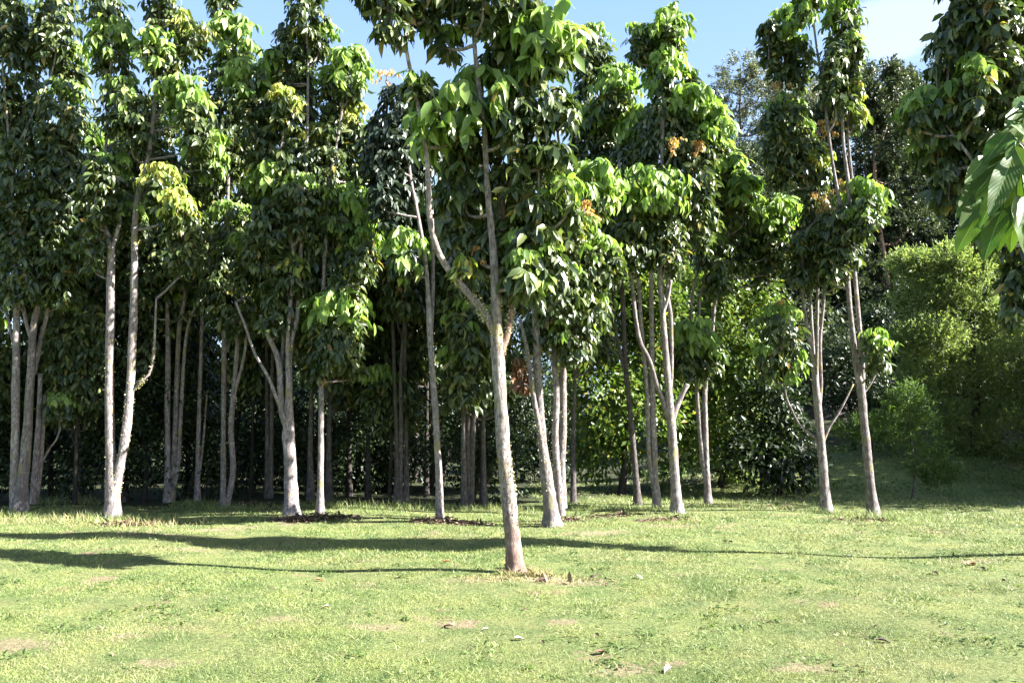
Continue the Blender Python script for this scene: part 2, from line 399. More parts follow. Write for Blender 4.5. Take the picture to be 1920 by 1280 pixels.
def plantation_tree(label, group, base, stems, cols, Lf=0.25, dens=1.0, mature_mat='leaf', bark='bark', name='tree', flare=0.5, lichen=0, spread=0.35, depth=None, cshift=0.0, cscale=1.0):
    """stems: list of (part, [(px,py,width_px[,depth shift])]); cols: (px, ytop, ybot, half width px, cap[, depth shift])"""
    Lf = Lf * (0.86 if on_ground(*base)[1] < 12 else 0.76)
    b = on_ground(*base) if depth is None else np.array([at(base[0], base[1], depth)[0], depth, 0])
    b[2] = float(ground_z(b[0], b[1]))
    d0 = b[1]; k = d0 / F
    root = empty(name, tuple(b))
    tag(root, label, 'tree', group)
    polys = []
    lv = Leaves()
    for si, st in enumerate(stems):
        part, pts = st[0], st[1]
        mat = st[2] if len(st) > 2 else bark
        W, rads = [], []
        for q in pts:
            dz = q[3] if len(q) > 3 else 0
            W.append(at(q[0], q[1], d0 + dz)); rads.append(q[2] * 0.425 * k)
        if part == 'trunk':
            W[0][2] = min(W[0][2], b[2] - 0.03)
        near = d0 < 11
        V, T, Q, C, rr = tube(W, rads, seg=20 if near else 12, n_per=12 if near else 7, knob=0.06, flare=flare if part == 'trunk' else 0)
        mesh_obj(part, V, T, M[mat], root, Q=Q)
        polys.append((C, rr))
        if lichen and si < 4: lv.add(*lichen_flakes(C, rr, lichen, 0.5, 3.2))
    if lv.n: tag(lv.build('lichen', M['lichen'], root), kind='stuff')
    dst = {}
    allC = np.concatenate([c for c, _ in polys])
    for cdef in cols:
        px, yt, yb, hw, cap = cdef[:5]
        sh = (cdef[5] if len(cdef) > 5 else rng.uniform(-spread, spread)) * cscale + cshift
        top = at(px, yt, d0 + sh); bot = at(px, yb, d0 + sh)
        cx = top * 0.5 + bot * 0.5
        column(dst, (cx[0], cx[1]), top[2], bot[2], hw * k * 0.92, cap, Lf, dens)
        # the shoot that carries this storey
        foot = np.array([cx[0], cx[1], bot[2] + 0.15])
        lower = allC[allC[:, 2] < foot[2] - 0.1]
        if len(lower) == 0: lower = allC
        dist = np.linalg.norm((lower - foot) * np.array([1, 1, 0.6]), axis=1)
        jn = lower[dist.argmin()]
        tip = np.array([cx[0], cx[1], top[2] - 0.12])
        if np.linalg.norm(foot[:2] - jn[:2]) < 2.5:
            br = Tubes(); br.add([jn, (jn + foot) / 2 + np.array([0, 0, -0.05]), foot, (foot + tip) / 2, tip], [0.028, 0.022, 0.018, 0.014, 0.008], seg=6, n_per=4)
            br.build('branch', M[bark], root)
    for key, lvs in dst.items():
        o = lvs.build(key, M[mature_mat if key == 'crown' else MAT_OF[key]], root)
    return root

# ------------------------------------------------------------------ leafy clouds for other species
def cloud(dst, blobs, per, size, clumps=14, sig=0.26, droop=0.5, aspect=0.45, tpl=(DIA, DIA_T), upw=0.0):
    """blobs: (centre, radii). Leaves gather in clumps near each blob's surface so gaps stay between them."""
    for c, rad in blobs:
        c = np.asarray(c, float); rad = np.asarray(rad, float)
        nc = max(4, int(clumps))
        u = nrm(rng.normal(0, 1, (nc, 3))); u[:, 2] = np.abs(u[:, 2]) * np.where(rng.random(nc) < 0.78, 1, -1)
        cc = c + u * rad * (rng.uniform(0.45, 1.0, nc) ** 0.6)[:, None]
        n = int(per * rng.uniform(0.85, 1.15))
        i = rng.integers(0, nc, n)
        off = rng.normal(0, 1, (n, 3)) * rad * sig * rng.uniform(0.7, 1.3, nc)[i][:, None]
        P = cc[i] + off
        o = nrm((P - c) / rad)
        D = o * 0.6 + rng.normal(0, 0.6, (n, 3)) + UP * (upw - droop)
        N = o * 0.6 + UP * 0.6 + rng.normal(0, 0.45, (n, 3))
        L = size * rng.uniform(0.65, 1.3, n)
        V, T = place_leaves(P, D, N, L, L * aspect, *tpl)
        dst.add(V, T)

def twigs(dst, blobs, ntw, nl, tlen, size, aspect, up=0.6, spread=0.5, shell=0.5):
    """feathery crowns: leaves set along short twigs that point outward and up (or down)"""
    for c, rad in blobs:
        c = np.asarray(c, float); rad = np.asarray(rad, float)
        n = int(ntw * rng.uniform(0.85, 1.15))
        nc = 26
        uc = nrm(rng.normal(0, 1, (nc, 3)))
        u = nrm(uc[rng.integers(0, nc, n)] + rng.normal(0, 0.22, (n, 3)))
        A = c + u * rad * (shell + (1 - shell) * rng.random(n) ** 0.7)[:, None]
        T_ = nrm(u * 0.6 + UP * up + rng.normal(0, 0.3, (n, 3)))
        tl = tlen * rng.uniform(0.5, 1.3, n)
        m_ = n * nl
        i = np.repeat(np.arange(n), nl); t = rng.random(m_)
        P = A[i] + T_[i] * (tl[i] * t)[:, None] + rng.normal(0, 0.012, (m_, 3))
        D = T_[i] * 0.7 + rng.normal(0, spread, (m_, 3))
        N = UP * 0.5 + rng.normal(0, 0.6, (m_, 3))
        L = size * rng.uniform(0.6, 1.3, m_)
        dst.add(*place_leaves(P, D, N, L, L * aspect, DIA, DIA_T))

def leafy(name, label, cat, depth, base_px, blobs_px, mat, per, size, bark='bark_dark', group=None, trunk_w=8, thick=0.8, trunk=None, jitter=0.0, **kw):
    """tree or shrub of another kind; blobs given as (px, py, rx, ry[, depth shift]) at its own depth"""
    k = depth / F
    bx = (base_px - 960) / F * depth / math.cos(PITCH)
    b = np.array([bx, depth, float(ground_z(bx, depth))])
    root = empty(name, tuple(b)); tag(root, label, cat, group)
    bl = []
    for q in blobs_px:
        sh = q[4] if len(q) > 4 else rng.uniform(-1, 1) * q[2] * k * 0.6
        c = at(q[0], q[1], depth + sh)
        bl.append((c, (q[2] * k, q[2] * k * thick, q[3] * k)))
    tb = Tubes()
    tops = sorted(bl, key=lambda e: -e[0][2])
    hi = tops[0][0]
    w = trunk_w * 0.5 * k
    path = [b - UP * 0.1, b * 0.7 + hi * 0.3 + np.array([0.04 * (hi[2] - b[2]), 0, 0]), b * 0.35 + hi * 0.65, hi]
    C, _ = tb.add(path, [w * 1.3, w, w * 0.7, w * 0.25], seg=8, flare=0.3)
    for c, rad in bl[:]:
        lb = Tubes()
        lower = C[C[:, 2] < max(c[2] - 0.2, b[2] + 0.2)]
        j = lower[np.linalg.norm((lower - c) * np.array([1, 1, 0.7]), axis=1).argmin()]
        lb.add([j, (j * 0.55 + c * 0.45) - UP * 0.08 * np.linalg.norm(c - j), c + UP * rad[2] * 0.3], [w * 0.5, w * 0.35, w * 0.12], seg=6, n_per=5)
        lb.build('branch', M[bark], root)
    tb.build('trunk', M[bark], root)
    lv = Leaves()
    if 'tw' in kw: twigs(lv, bl, per, *kw['tw'])
    else: cloud(lv, bl, per, size, **kw)
    lv.build('crown', M[mat], root)
    return root

# ------------------------------------------------------------------ ground
def build_ground():
    ys = np.concatenate([np.arange(-12, 4, 2.0), np.arange(4, 20, 0.25), np.arange(20, 40, 0.5), np.arange(40, 100, 2.5), np.array([120, 160, 260, 500, 900.])])
    xs = np.concatenate([[-900, -400, -160, -80.], np.arange(-50, -14, 2.0), np.arange(-14, 16, 0.3), np.arange(16, 60, 2.0), [80, 160, 400, 900.]])
    X, Y = np.meshgrid(xs, ys)
    Z = ground_z(X, Y)
    V = np.stack([X, Y, Z], -1).reshape(-1, 3)
    ny, nx = X.shape
    i = np.arange(ny - 1)[:, None]; j = np.arange(nx - 1)[None]
    Q = np.stack([i * nx + j, i * nx + j + 1, (i + 1) * nx + j + 1, (i + 1) * nx + j], -1).reshape(-1, 4)
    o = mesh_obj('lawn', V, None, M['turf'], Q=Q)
    tag(o, kind='structure')
build_ground()

def vnoise(x, y, s, seed=0):
    r = np.random.default_rng(seed); g = r.random((64, 64))
    x = x * s; y = y * s; xi = np.floor(x).astype(int); yi = np.floor(y).astype(int); fx = x - xi; fy = y - yi
    fx = fx * fx * (3 - 2 * fx); fy = fy * fy * (3 - 2 * fy)
    a = g[xi % 64, yi % 64]; b = g[(xi + 1) % 64, yi % 64]; c = g[xi % 64, (yi + 1) % 64]; d = g[(xi + 1) % 64, (yi + 1) % 64]
    return (a * (1 - fx) + b * fx) * (1 - fy) + (c * (1 - fx) + d * fx) * fy

BLADE = np.array([[0, -0.5, 0], [0, 0.5, 0], [0.55, -0.35, 0.0], [0.55, 0.35, 0.0], [1, 0, -0.16]])
BLADE_T = np.array([[0, 1, 3], [0, 3, 2], [2, 3, 4]])

def blades(x, y, h, w, lean=0.7):
    n = len(x)
    P = np.stack([x, y, ground_z(x, y) - 0.003], 1)
    D = np.stack([rng.normal(0, lean, n), rng.normal(0, lean, n), np.ones(n) * 0.8], 1)
    N = np.stack([rng.normal(0, 1, n), -np.abs(rng.normal(0.5, 1, n)), np.full(n, 0.4)], 1)
    return place_leaves(P, D, N, h, w, BLADE, BLADE_T)

def build_grass():
    lv = Leaves()
    for y0, y1, dens, hh, ww in ((4.6, 7, 6500, 0.024, 0.0036), (7, 10, 3200, 0.027, 0.005), (10, 14, 1000, 0.045, 0.0085), (14, 17.5, 520, 0.055, 0.012), (17.5, 26, 150, 0.09, 0.02)):
        xm = y1 * 0.70
        n = int((y1 - y0) * 2 * xm * dens)
        y = rng.uniform(y0, y1, n); x = rng.uniform(-xm, xm, n)
        keep = (np.abs(x) < y * 0.68) & ((y < 17.5) | (x > 0.5))
        q = vnoise(x + 50, y + 50, 1.3, 3) * 0.6 + vnoise(x + 50, y + 50, 4.1, 4) * 0.4
        keep &= rng.random(n) < np.clip(0.10 + 2.4 * (q - 0.25), 0.06, 1)
        for (sx, sy, sr) in BARE:
            cpt = on_ground(sx, sy)
            keep &= ~((np.hypot((x - cpt[0]) * 0.8, (y - cpt[1]) * 1.5) < sr * 0.65) & (rng.random(n) < 0.5))
        x, y, q = x[keep], y[keep], q[keep]
        h = hh * rng.uniform(0.5, 1.35, len(x)) * (0.6 + 0.8 * q)
        lv.add(*blades(x, y, h, ww * rng.uniform(0.6, 1.2, len(x)), 0.8))
    for i in range(420):   # coarser clumps left by the mower
        y0 = rng.uniform(4.8, 14); x0 = rng.uniform(-0.66, 0.66) * y0; n = int(rng.uniform(25, 70)); sp = rng.uniform(0.04, 0.14)
        lv.add(*blades(x0 + rng.normal(0, sp, n), y0 + rng.normal(0, sp, n), rng.uniform(0.03, 0.07, n), rng.uniform(0.004, 0.007, n), 0.9))
    o = lv.build('grass', M['blade'], None)
    tag(o, 'short mown bright green grass of the lawn', 'grass', kind='stuff')
build_grass()

# ------------------------------------------------------------------ the plantation trees one can tell apart
G_FRONT = 'pale trunked plantation trees along the edge of the lawn'
PT = plantation_tree

PT('nearest tree alone on the open lawn with thick pale leaning trunk and forked limbs', G_FRONT, (967, 1075), [
    ('trunk', [(967, 1078, 40), (962, 1020, 34), (957, 970, 33), (945, 850, 30), (938, 740, 28), (933, 660, 30), (931, 600, 23), (929, 540, 21), (924, 460, 16), (917, 390, 14), (912, 320, 13), (907, 230, 12), (896, 150, 11), (888, 60, 9), (884, -60, 6)]),
    ('limb', [(934, 640, 20), (912, 592, 17), (880, 552, 16), (846, 512, 15), (822, 472, 14, -.05), (807, 420, 12, -.1), (803, 350, 11, -.1), (800, 290, 10, -.1), (790, 230, 10, -.1), (774, 150, 9, -.1), (762, 90, 8, -.1), (757, -20, 6)]),
    ('limb', [(938, 662, 18), (952, 625, 13, .02), (958, 590, 12, .1), (963, 540, 11, .2), (960, 480, 10, .25), (947, 420, 10, .3), (938, 340, 10, .3), (932, 240, 10, .3), (930, 120, 9, .3), (928, -30, 6, .3)], 'bark_red'),
  ], [
    (735, -60, 95, 50, 'd', -.3), (700, -90, 20, 50, 'd', -.2), (795, -60, 60, 50, 'd', .3), (850, -80, 60, 55, 'd', .2), (835, 40, 110, 38, 's', .5),
    (850, 175, 285, 72, 'L', .15), (905, 130, 240, 60, 'L', .45), (800, 150, 200, 30, 's', .1), (775, 135, 180, 30, 's', -.2),
    (965, -70, 60, 62, 's', .1), (940, 30, 150, 45, 's', .5), (1035, 15, 135, 50, 'L', -.1), (985, 40, 150, 45, 'L', .1), (1000, 120, 260, 68, 'd', .1), (1045, 170, 320, 45, 'd', .0), (955, 230, 350, 55, 'd', .45),
    (1010, 270, 420, 66, 'd', .1), (875, 275, 420, 60, 'd', .5), (935, 330, 470, 55, 'd', .55), (850, 370, 490, 45, 'd', .6), (1000, 390, 520, 58, 's', .2), (960, 440, 535, 46, 's', .4), (905, 430, 530, 44, 'd', .5), (1030, 450, 540, 46, 's', .25),
    (995, 510, 560, 36, 's', -.05), (870, 505, 525, 18, 'y', .0), (895, 475, 505, 18, 'o', .1), (950, 150, 280, 34, 's', -.3), (975, 470, 545, 30, 's', -.3), (905, -20, 60, 40, 'd', -.3), (1060, 330, 430, 40, 's', 0)],
   Lf=0.24, dens=0.82, bark='bark_front', lichen=420, cscale=0.55)

PT('tree with clustered lichen streaked stems just right of and behind the nearest tree', G_FRONT, (1036, 985), [
    ('trunk', [(1036, 986, 34), (1031, 940, 30), (1024, 890, 26), (1016, 820, 20), (1010, 740, 18), (1007, 660, 17), (1004, 590, 15), (1000, 500, 12), (1010, 380, 10), (1020, 250, 8)]),
    ('stem', [(1026, 905, 15), (1012, 810, 12, -.1), (1000, 740, 11, -.1), (992, 680, 10, -.1), (985, 640, 8, -.1), (975, 600, 7, -.1)]),
    ('stem', [(1052, 966, 22, .3), (1046, 900, 17, .3), (1041, 820, 15, .3), (1043, 740, 15, .3), (1040, 650, 13, .3), (1050, 520, 10, .3), (1080, 400, 8, .3)]),
    ('stem', [(1056, 952, 20, .7), (1052, 880, 20, .7), (1056, 800, 17, .7), (1056, 720, 15, .7), (1060, 600, 11, .7)]),
  ], [
    (1110, 310, 420, 55, 'l', .4), (1075, 400, 520, 60, 's', .0), (1010, 330, 480, 60, 'd', .5), (1110, 450, 560, 55, 's', .1), (1045, 500, 610, 60, 's', -.2), (1100, 540, 640, 48, 's', .1), (1075, 590, 690, 45, 's', .0), (1005, 590, 660, 36, 'd', .3), (1140, 460, 530, 30, 's', 0),
    (1095, 378, 415, 34, 'o', -.35), (1075, 405, 445, 26, 'y', -.4), (978, 665, 730, 18, 'x', .6), (1035, 455, 500, 12, 'x', -.5)], Lf=0.26, lichen=160)

PT('slender dark crowned tree left of the nearest tree, one white blaze low on its trunk', G_FRONT, (825, 976), [
    ('trunk', [(825, 978, 18), (823, 900, 15), (818, 800, 14), (811, 700, 13), (806, 620, 13), (802, 540, 10), (795, 470, 9), (780, 385, 8), (768, 320, 7), (760, 200, 5)]),
    ('stem', [(807, 640, 9), (811, 570, 8, .1), (812, 500, 8, .1), (810, 400, 7, .1), (800, 300, 5, .1)]),
  ], [(745, 165, 320, 52, 'd'), (715, 220, 400, 38, 'd'), (770, 230, 400, 42, 'd'), (735, 330, 440, 45, 'd'), (725, 132, 170, 30, 'o', .5), (760, 432, 520, 36, 'l'), (815, 200, 330, 36, 'd', .4)],
   Lf=0.26, mature_mat='leaf_purple', cshift=0.1)

PT('tree with one slim straight trunk and a lime tuft halfway up, between two thicker trunks', G_FRONT, (600, 965), [
    ('trunk', [(600, 967, 16), (601, 900, 13), (602, 800, 12), (602, 700, 12), (604, 600, 10), (608, 500, 9), (613, 420, 8), (616, 350, 7), (635, 250, 6), (650, 130, 5)]),
  ], [(652, 92, 200, 42, 'l'), (630, 140, 250, 36, 'd'), (662, 195, 285, 44, 'y'), (615, 240, 350, 40, 'd'), (670, 260, 350, 30, 'd'), (660, 355, 440, 52, 'L'), (625, 370, 520, 50, 'd'), (680, 430, 540, 36, 's'), (640, 500, 600, 50, 'd'), (628, 555, 625, 58, 'L'), (628, 600, 700, 52, 'd'), (600, 600, 720, 32, 'd'), (660, 600, 720, 34, 'd')], Lf=0.26, cshift=0.1)

PT('stout tree whose grey trunk splits into many upswept stems, in the left half', G_FRONT, (547, 966), [
    ('trunk', [(547, 969, 36), (546, 925, 29), (544, 870, 27), (541, 810, 26), (542, 740, 15), (542, 671, 14), (548, 630, 12), (557, 594, 11), (561, 525, 10), (566, 440, 8), (575, 300, 7), (578, 100, 5)]),
    ('stem', [(541, 810, 16, .05), (529, 770, 15, .05), (526, 724, 14, .05), (522, 675, 13, .05), (508, 640, 11, .05), (496, 615, 9, .05), (489, 590, 7)]),
    ('stem', [(524, 700, 10, .1), (531, 650, 9, .15), (533, 590, 8, .2), (530, 500, 7, .2)]),
    ('stem', [(540, 690, 10, -.05), (540, 630, 9, -.1), (545, 560, 9, -.1), (550, 480, 7, -.1), (520, 300, 6, 0)]),
    ('limb', [(535, 790, 9, -.1), (520, 750, 8, -.15), (503, 707, 7, -.2), (478, 663, 6, -.2), (462, 618, 6, -.2), (442, 565, 5, -.2)]),
  ], [(577, -50, 80, 46, 's'), (550, 60, 170, 50, 'd'), (600, 40, 110, 30, 's', 0), (470, 122, 220, 46, 'l'), (512, 100, 160, 30, 'l'), (565, 140, 240, 44, 's'), (535, 165, 250, 40, 'y'), (580, 235, 330, 46, 'y'), (490, 190, 330, 48, 'd'), (555, 270, 380, 50, 'd'), (512, 305, 355, 48, 'L'), (512, 340, 430, 48, 's'), (560, 330, 460, 46, 's'), (500, 390, 520, 50, 'd'), (600, 330, 450, 36, 'd'), (540, 478, 560, 42, 'y'), (470, 440, 560, 44, 's'), (520, 520, 640, 50, 'd'), (580, 460, 560, 40, 'd')], Lf=0.26, cshift=0.1)

PT('pair of slim grey trunks rising from one foot, left of the stout many stemmed tree', G_FRONT, (425, 950), [
    ('trunk', [(420, 952, 16), (419, 900, 12), (419, 800, 11), (420, 700, 11), (421, 600, 11), (424, 480, 9), (430, 250, 7)]),
    ('stem', [(426, 948, 13), (437, 880, 12), (433, 800, 12), (439, 730, 11), (446, 640, 9), (452, 580, 8), (455, 400, 7)]),
    ('stem', [(440, 735, 8), (455, 680, 6), (462, 635, 6), (464, 590, 5)]),
  ], [(440, 38, 120, 46, 'l'), (418, -40, 50, 30, 'd'), (430, 110, 260, 56, 's'), (455, 200, 320, 46, 'd'), (410, 240, 380, 50, 'd'), (430, 390, 480, 58, 's'), (460, 440, 560, 44, 's'), (405, 470, 600, 40, 'd'), (440, 530, 640, 46, 'd')], Lf=0.27)

PT('thin spindly grey tree standing in the dark gap of the left half', G_FRONT, (370, 940), [
    ('trunk', [(370, 942, 11), (371, 860, 10), (373, 780, 9), (376, 690, 8), (379, 590, 7), (380, 480, 6)]),
    ('stem', [(372, 905, 5), (380, 840, 5), (385, 780, 4), (388, 735, 4)]),
  ], [(385, 250, 330, 46, 'l'), (372, 330, 480, 50, 'd'), (395, 430, 560, 45, 'd')], Lf=0.27)

PT('three grey stems bowing apart from one shaded foot, right of the sunlit twin trunk', G_FRONT, (320, 942), [
    ('trunk', [(316, 944, 20), (315, 860, 13), (314, 780, 12), (315, 640, 11), (312, 500, 8)]),
    ('stem', [(322, 940, 15), (327, 860, 12), (331, 740, 11), (336, 620, 10), (346, 560, 9), (352, 480, 8)]),
    ('stem', [(322, 925, 12), (334, 870, 9), (340, 760, 8), (348, 640, 7), (360, 590, 6), (374, 558, 6), (380, 500, 6)]),
  ], [(310, 300, 480, 60, 'd'), (350, 400, 560, 50, 's'), (285, 430, 600, 50, 'd'), (340, 555, 640, 36, 's'), (300, 180, 330, 50, 'd')], Lf=0.27)

PT('sunlit tree with two bright pale trunks joined in a V near the ground', G_FRONT, (211, 973), [
    ('trunk', [(211, 975, 32), (211, 920, 30), (208, 870, 22), (206, 800, 19), (205, 700, 18), (207, 600, 18), (208, 500, 17), (208, 465, 17), (198, 430, 11), (194, 400, 9), (200, 250, 7), (212, 60, 5)]),
    ('stem', [(214, 925, 24), (223, 880, 20), (235, 820, 19), (243, 740, 18), (248, 650, 17), (251, 560, 16), (252, 480, 14), (254, 400, 13), (264, 345, 12), (280, 280, 10), (289, 200, 8), (295, 120, 7), (300, 0, 5)]),
    ('stem', [(208, 470, 11), (218, 440, 10), (224, 418, 8), (226, 380, 6)]),
    ('limb', [(248, 732, 5), (265, 715, 5), (282, 695, 5), (289, 650, 5), (293, 560, 4)]),
    ('limb', [(286, 235, 6), (305, 205, 5), (325, 185, 5)]),
  ], [(215, 42, 180, 42, 'l'), (200, 0, 70, 46, 'd'), (225, 150, 270, 44, 's'), (300, -40, 60, 38, 's'), (290, 60, 130, 32, 'l'), (355, 30, 110, 50, 'y', 0.2), (320, 90, 180, 46, 's'), (345, 150, 240, 44, 'l'), (250, 180, 300, 40, 's'), (385, 250, 330, 40, 'l'), (215, 295, 420, 46, 's'), (180, 310, 430, 40, 'd'), (300, 308, 375, 42, 'y', -.4), (330, 355, 420, 42, 'y', -.5), (345, 400, 520, 50, 'd'), (180, 400, 520, 36, 'd'), (370, 200, 290, 34, 'd'), (255, 380, 470, 34, 's', .3)], Lf=0.25, lichen=220)

PT('thick many stemmed tree cut by the left edge of the picture', G_FRONT, (35, 960), [
    ('trunk', [(38, 962, 30), (43, 900, 24), (49, 840, 20), (54, 760, 18), (59, 680, 16), (62, 620, 15), (72, 570, 12), (80, 530, 9), (90, 400, 7)]),
    ('stem', [(30, 960, 26), (28, 900, 19), (29, 800, 17), (30, 700, 16), (31, 600, 14), (30, 520, 10), (20, 300, 7)]),
    ('stem', [(30, 660, 8), (20, 620, 7), (14, 590, 6)]),
    ('stem', [(60, 640, 9), (48, 600, 8), (42, 560, 7)]),
    ('stem', [(64, 700, 10, .2), (76, 640, 9, .2), (88, 590, 8, .2), (95, 545, 7, .2)]),
    ('stem', [(62, 944, 16, .6), (66, 880, 13, .6), (72, 800, 11, .6), (76, 700, 9, .6)]),
    ('stem', [(66, 942, 13, .7), (75, 880, 11, .7), (80, 815, 9, .7), (84, 740, 6, .7)]),
    ('limb', [(80, 865, 5, .7), (92, 842, 5, .7), (105, 825, 4, .7), (112, 805, 4, .7)]),
  ], [(10, -60, 120, 42, 'l'), (105, -30, 140, 46, 's'), (45, 60, 300, 52, 'd'), (135, 85, 170, 32, 's'), (115, 160, 330, 56, 's'), (25, 270, 480, 56, 'd'), (105, 300, 520, 60, 'd'), (160, 320, 480, 36, 'd'), (40, 440, 580, 54, 'd'), (120, 460, 580, 50, 's'), (-20, 380, 560, 40, 'd'), (112, 740, 790, 30, 's', .7), (75, 500, 580, 40, 'd'), (-10, 180, 330, 45, 'd')], Lf=0.26)

PT('tree with a candelabra of three limbs from one sturdy trunk, right of centre', G_FRONT, (1269, 966), [
    ('trunk', [(1270, 968, 26), (1267, 920, 22), (1263, 860, 20), (1259, 800, 20), (1256, 770, 20), (1252, 710, 15), (1247, 650, 14), (1241, 570, 13), (1237, 500, 12), (1240, 350, 9), (1245, 120, 6)]),
    ('limb', [(1256, 790, 14), (1244, 755, 12), (1230, 715, 11), (1216, 672, 10), (1200, 640, 10), (1191, 590, 9), (1186, 540, 8), (1180, 480, 7), (1160, 300, 6)]),
    ('limb', [(1261, 785, 14), (1270, 760, 12), (1280, 738, 11), (1289, 720, 10)]),
    ('limb', [(1255, 745, 11, .15), (1259, 690, 9, .15), (1258, 600, 9, .15), (1252, 520, 8, .15), (1275, 350, 6, .1)]),
    ('limb', [(1242, 590, 8, -.05), (1252, 560, 7, -.05), (1258, 525, 7, -.05)]),
  ], [(1250, 22, 80, 40, 'L'), (1250, 60, 130, 34, 'd'), (1198, 45, 130, 32, 's'), (1243, 92, 190, 42, 'l'), (1292, 130, 190, 26, 's'), (1300, 162, 225, 48, 'L'), (1300, 210, 290, 44, 'd'), (1336, 208, 300, 42, 'l'), (1240, 190, 340, 56, 'd'), (1300, 260, 400, 46, 'd'), (1225, 328, 395, 66, 'L'), (1225, 380, 460, 60, 'd'), (1180, 400, 520, 46, 'd'), (1245, 410, 520, 50, 'd'), (1265, 268, 290, 18, 'o', -.5), (1310, 270, 292, 18, 'o', -.5), (1300, 350, 480, 50, 's')], Lf=0.25)

PT('twin stemmed tree immediately left of the candelabra limbed trunk', G_FRONT, (1231, 951), [
    ('trunk', [(1232, 953, 17), (1229, 900, 14), (1226, 820, 13), (1223, 730, 12), (1222, 640, 11), (1221, 540, 10), (1219, 440, 8), (1200, 250, 6)]),
    ('stem', [(1226, 915, 11), (1218, 860, 10), (1215, 790, 10), (1212, 720, 9), (1204, 630, 9), (1198, 540, 8), (1190, 440, 7)]),
  ], [(1210, 205, 310, 42, 'l'), (1155, 125, 230, 42, 'l'), (1190, 260, 400, 46, 'd'), (1215, 380, 500, 46, 'd'), (1160, 330, 440, 50, 's')], Lf=0.27)

PT('tree with a brown leaning trunk, leftmost of the group right of centre', G_FRONT, (1195, 945), [
    ('trunk', [(1196, 948, 16), (1191, 880, 13), (1185, 810, 12), (1179, 750, 11), (1173, 690, 11), (1170, 620, 10), (1166, 540, 10), (1160, 470, 8), (1130, 250, 6)], 'bark_mid'),
    ('stem', [(1170, 690, 9), (1160, 650, 8), (1152, 600, 7), (1148, 530, 6), (1140, 450, 6)], 'bark_mid'),
  ], [(1115, 52, 170, 40, 's'), (1095, 70, 200, 28, 'd'), (1140, 190, 240, 50, 'L'), (1140, 230, 310, 48, 'd'), (1100, 190, 330, 40, 'd'), (1120, 305, 360, 50, 'L'), (1120, 350, 430, 50, 'd'), (1150, 370, 500, 48, 'd'), (1165, 420, 520, 40, 'd'), (1130, 180, 205, 22, 'y', -.5)], Lf=0.27)

PT('tree of two entwined brownish stems with a lime tuft at mid height', G_FRONT, (1327, 946), [
    ('trunk', [(1328, 949, 18), (1326, 905, 14), (1324, 850, 12), (1322, 780, 12), (1322, 720, 11), (1330, 670, 9), (1336, 620, 8), (1342, 560, 7), (1370, 420, 6)]),
    ('stem', [(1324, 905, 12), (1316, 850, 10), (1310, 780, 10), (1306, 720, 9), (1302, 670, 7), (1296, 610, 7), (1298, 555, 6), (1308, 510, 6), (1318, 480, 5)]),
    ('stem', [(1310, 600, 6, .1), (1315, 545, 6, .1), (1325, 505, 5, .1)]),
  ], [(1296, 605, 655, 44, 'L', -.1), (1296, 640, 720, 40, 'd', -.1), (1335, 640, 700, 22, 's'), (1265, 640, 710, 22, 'd'), (1354, 288, 345, 42, 'L'), (1354, 330, 420, 40, 'd'), (1392, 325, 430, 34, 'l'), (1330, 370, 520, 46, 's'), (1380, 410, 520, 42, 's'), (1446, 370, 430, 38, 'L'), (1446, 410, 490, 34, 'd'), (1455, 430, 520, 30, 's'), (1420, 440, 540, 34, 'd'), (1345, 440, 560, 36, 's')], Lf=0.27)

PT('tall tree with a fan of parallel upper stems and two thin drooping arms', G_FRONT, (1548, 956), [
    ('trunk', [(1549, 958, 22), (1545, 900, 19), (1541, 850, 18), (1536, 790, 17), (1530, 730, 16), (1527, 690, 15), (1518, 640, 8), (1508, 580, 7), (1502, 520, 7), (1510, 440, 7), (1530, 410, 7), (1516, 370, 7), (1514, 300, 7), (1500, 220, 6), (1490, 150, 5), (1484, 60, 4)]),
    ('stem', [(1528, 700, 8, .05), (1524, 640, 7, .05), (1520, 560, 6, .05), (1522, 450, 5)]),
    ('stem', [(1531, 700, 8, -.05), (1532, 630, 7, -.05), (1533, 540, 7, -.05), (1530, 440, 5)]),
    ('stem', [(1536, 770, 7, .1), (1540, 720, 6, .1), (1538, 640, 7, .1), (1545, 560, 6, .1), (1550, 460, 5, .1)]),
    ('limb', [(1540, 830, 7), (1525, 818, 6), (1500, 797, 5), (1483, 765, 5), (1473, 738, 4), (1468, 690, 4)]),
    ('limb', [(1543, 830, 6, .1), (1556, 800, 5, .1), (1575, 770, 4, .1), (1600, 720, 4, .1)]),
  ], [(1470, 18, 170, 40, 'l'), (1442, 40, 130, 22, 'd'), (1495, 70, 180, 28, 's'), (1468, 158, 195, 30, 'o', -.2), (1470, 182, 330, 48, 's'), (1505, 225, 340, 38, 's'), (1450, 230, 320, 30, 'd'), (1480, 290, 360, 44, 'd'), (1535, 278, 340, 30, 'y'), (1530, 330, 420, 30, 'd'), (1535, 385, 540, 50, 'd'), (1505, 440, 550, 40, 'd'), (1560, 430, 550, 36, 'd'), (1464, 575, 690, 42, 's', -.1), (1440, 640, 720, 30, 's', -.1), (1480, 640, 720, 24, 'l', .1), (1470, 568, 590, 16, 'o', -.2)], Lf=0.25)

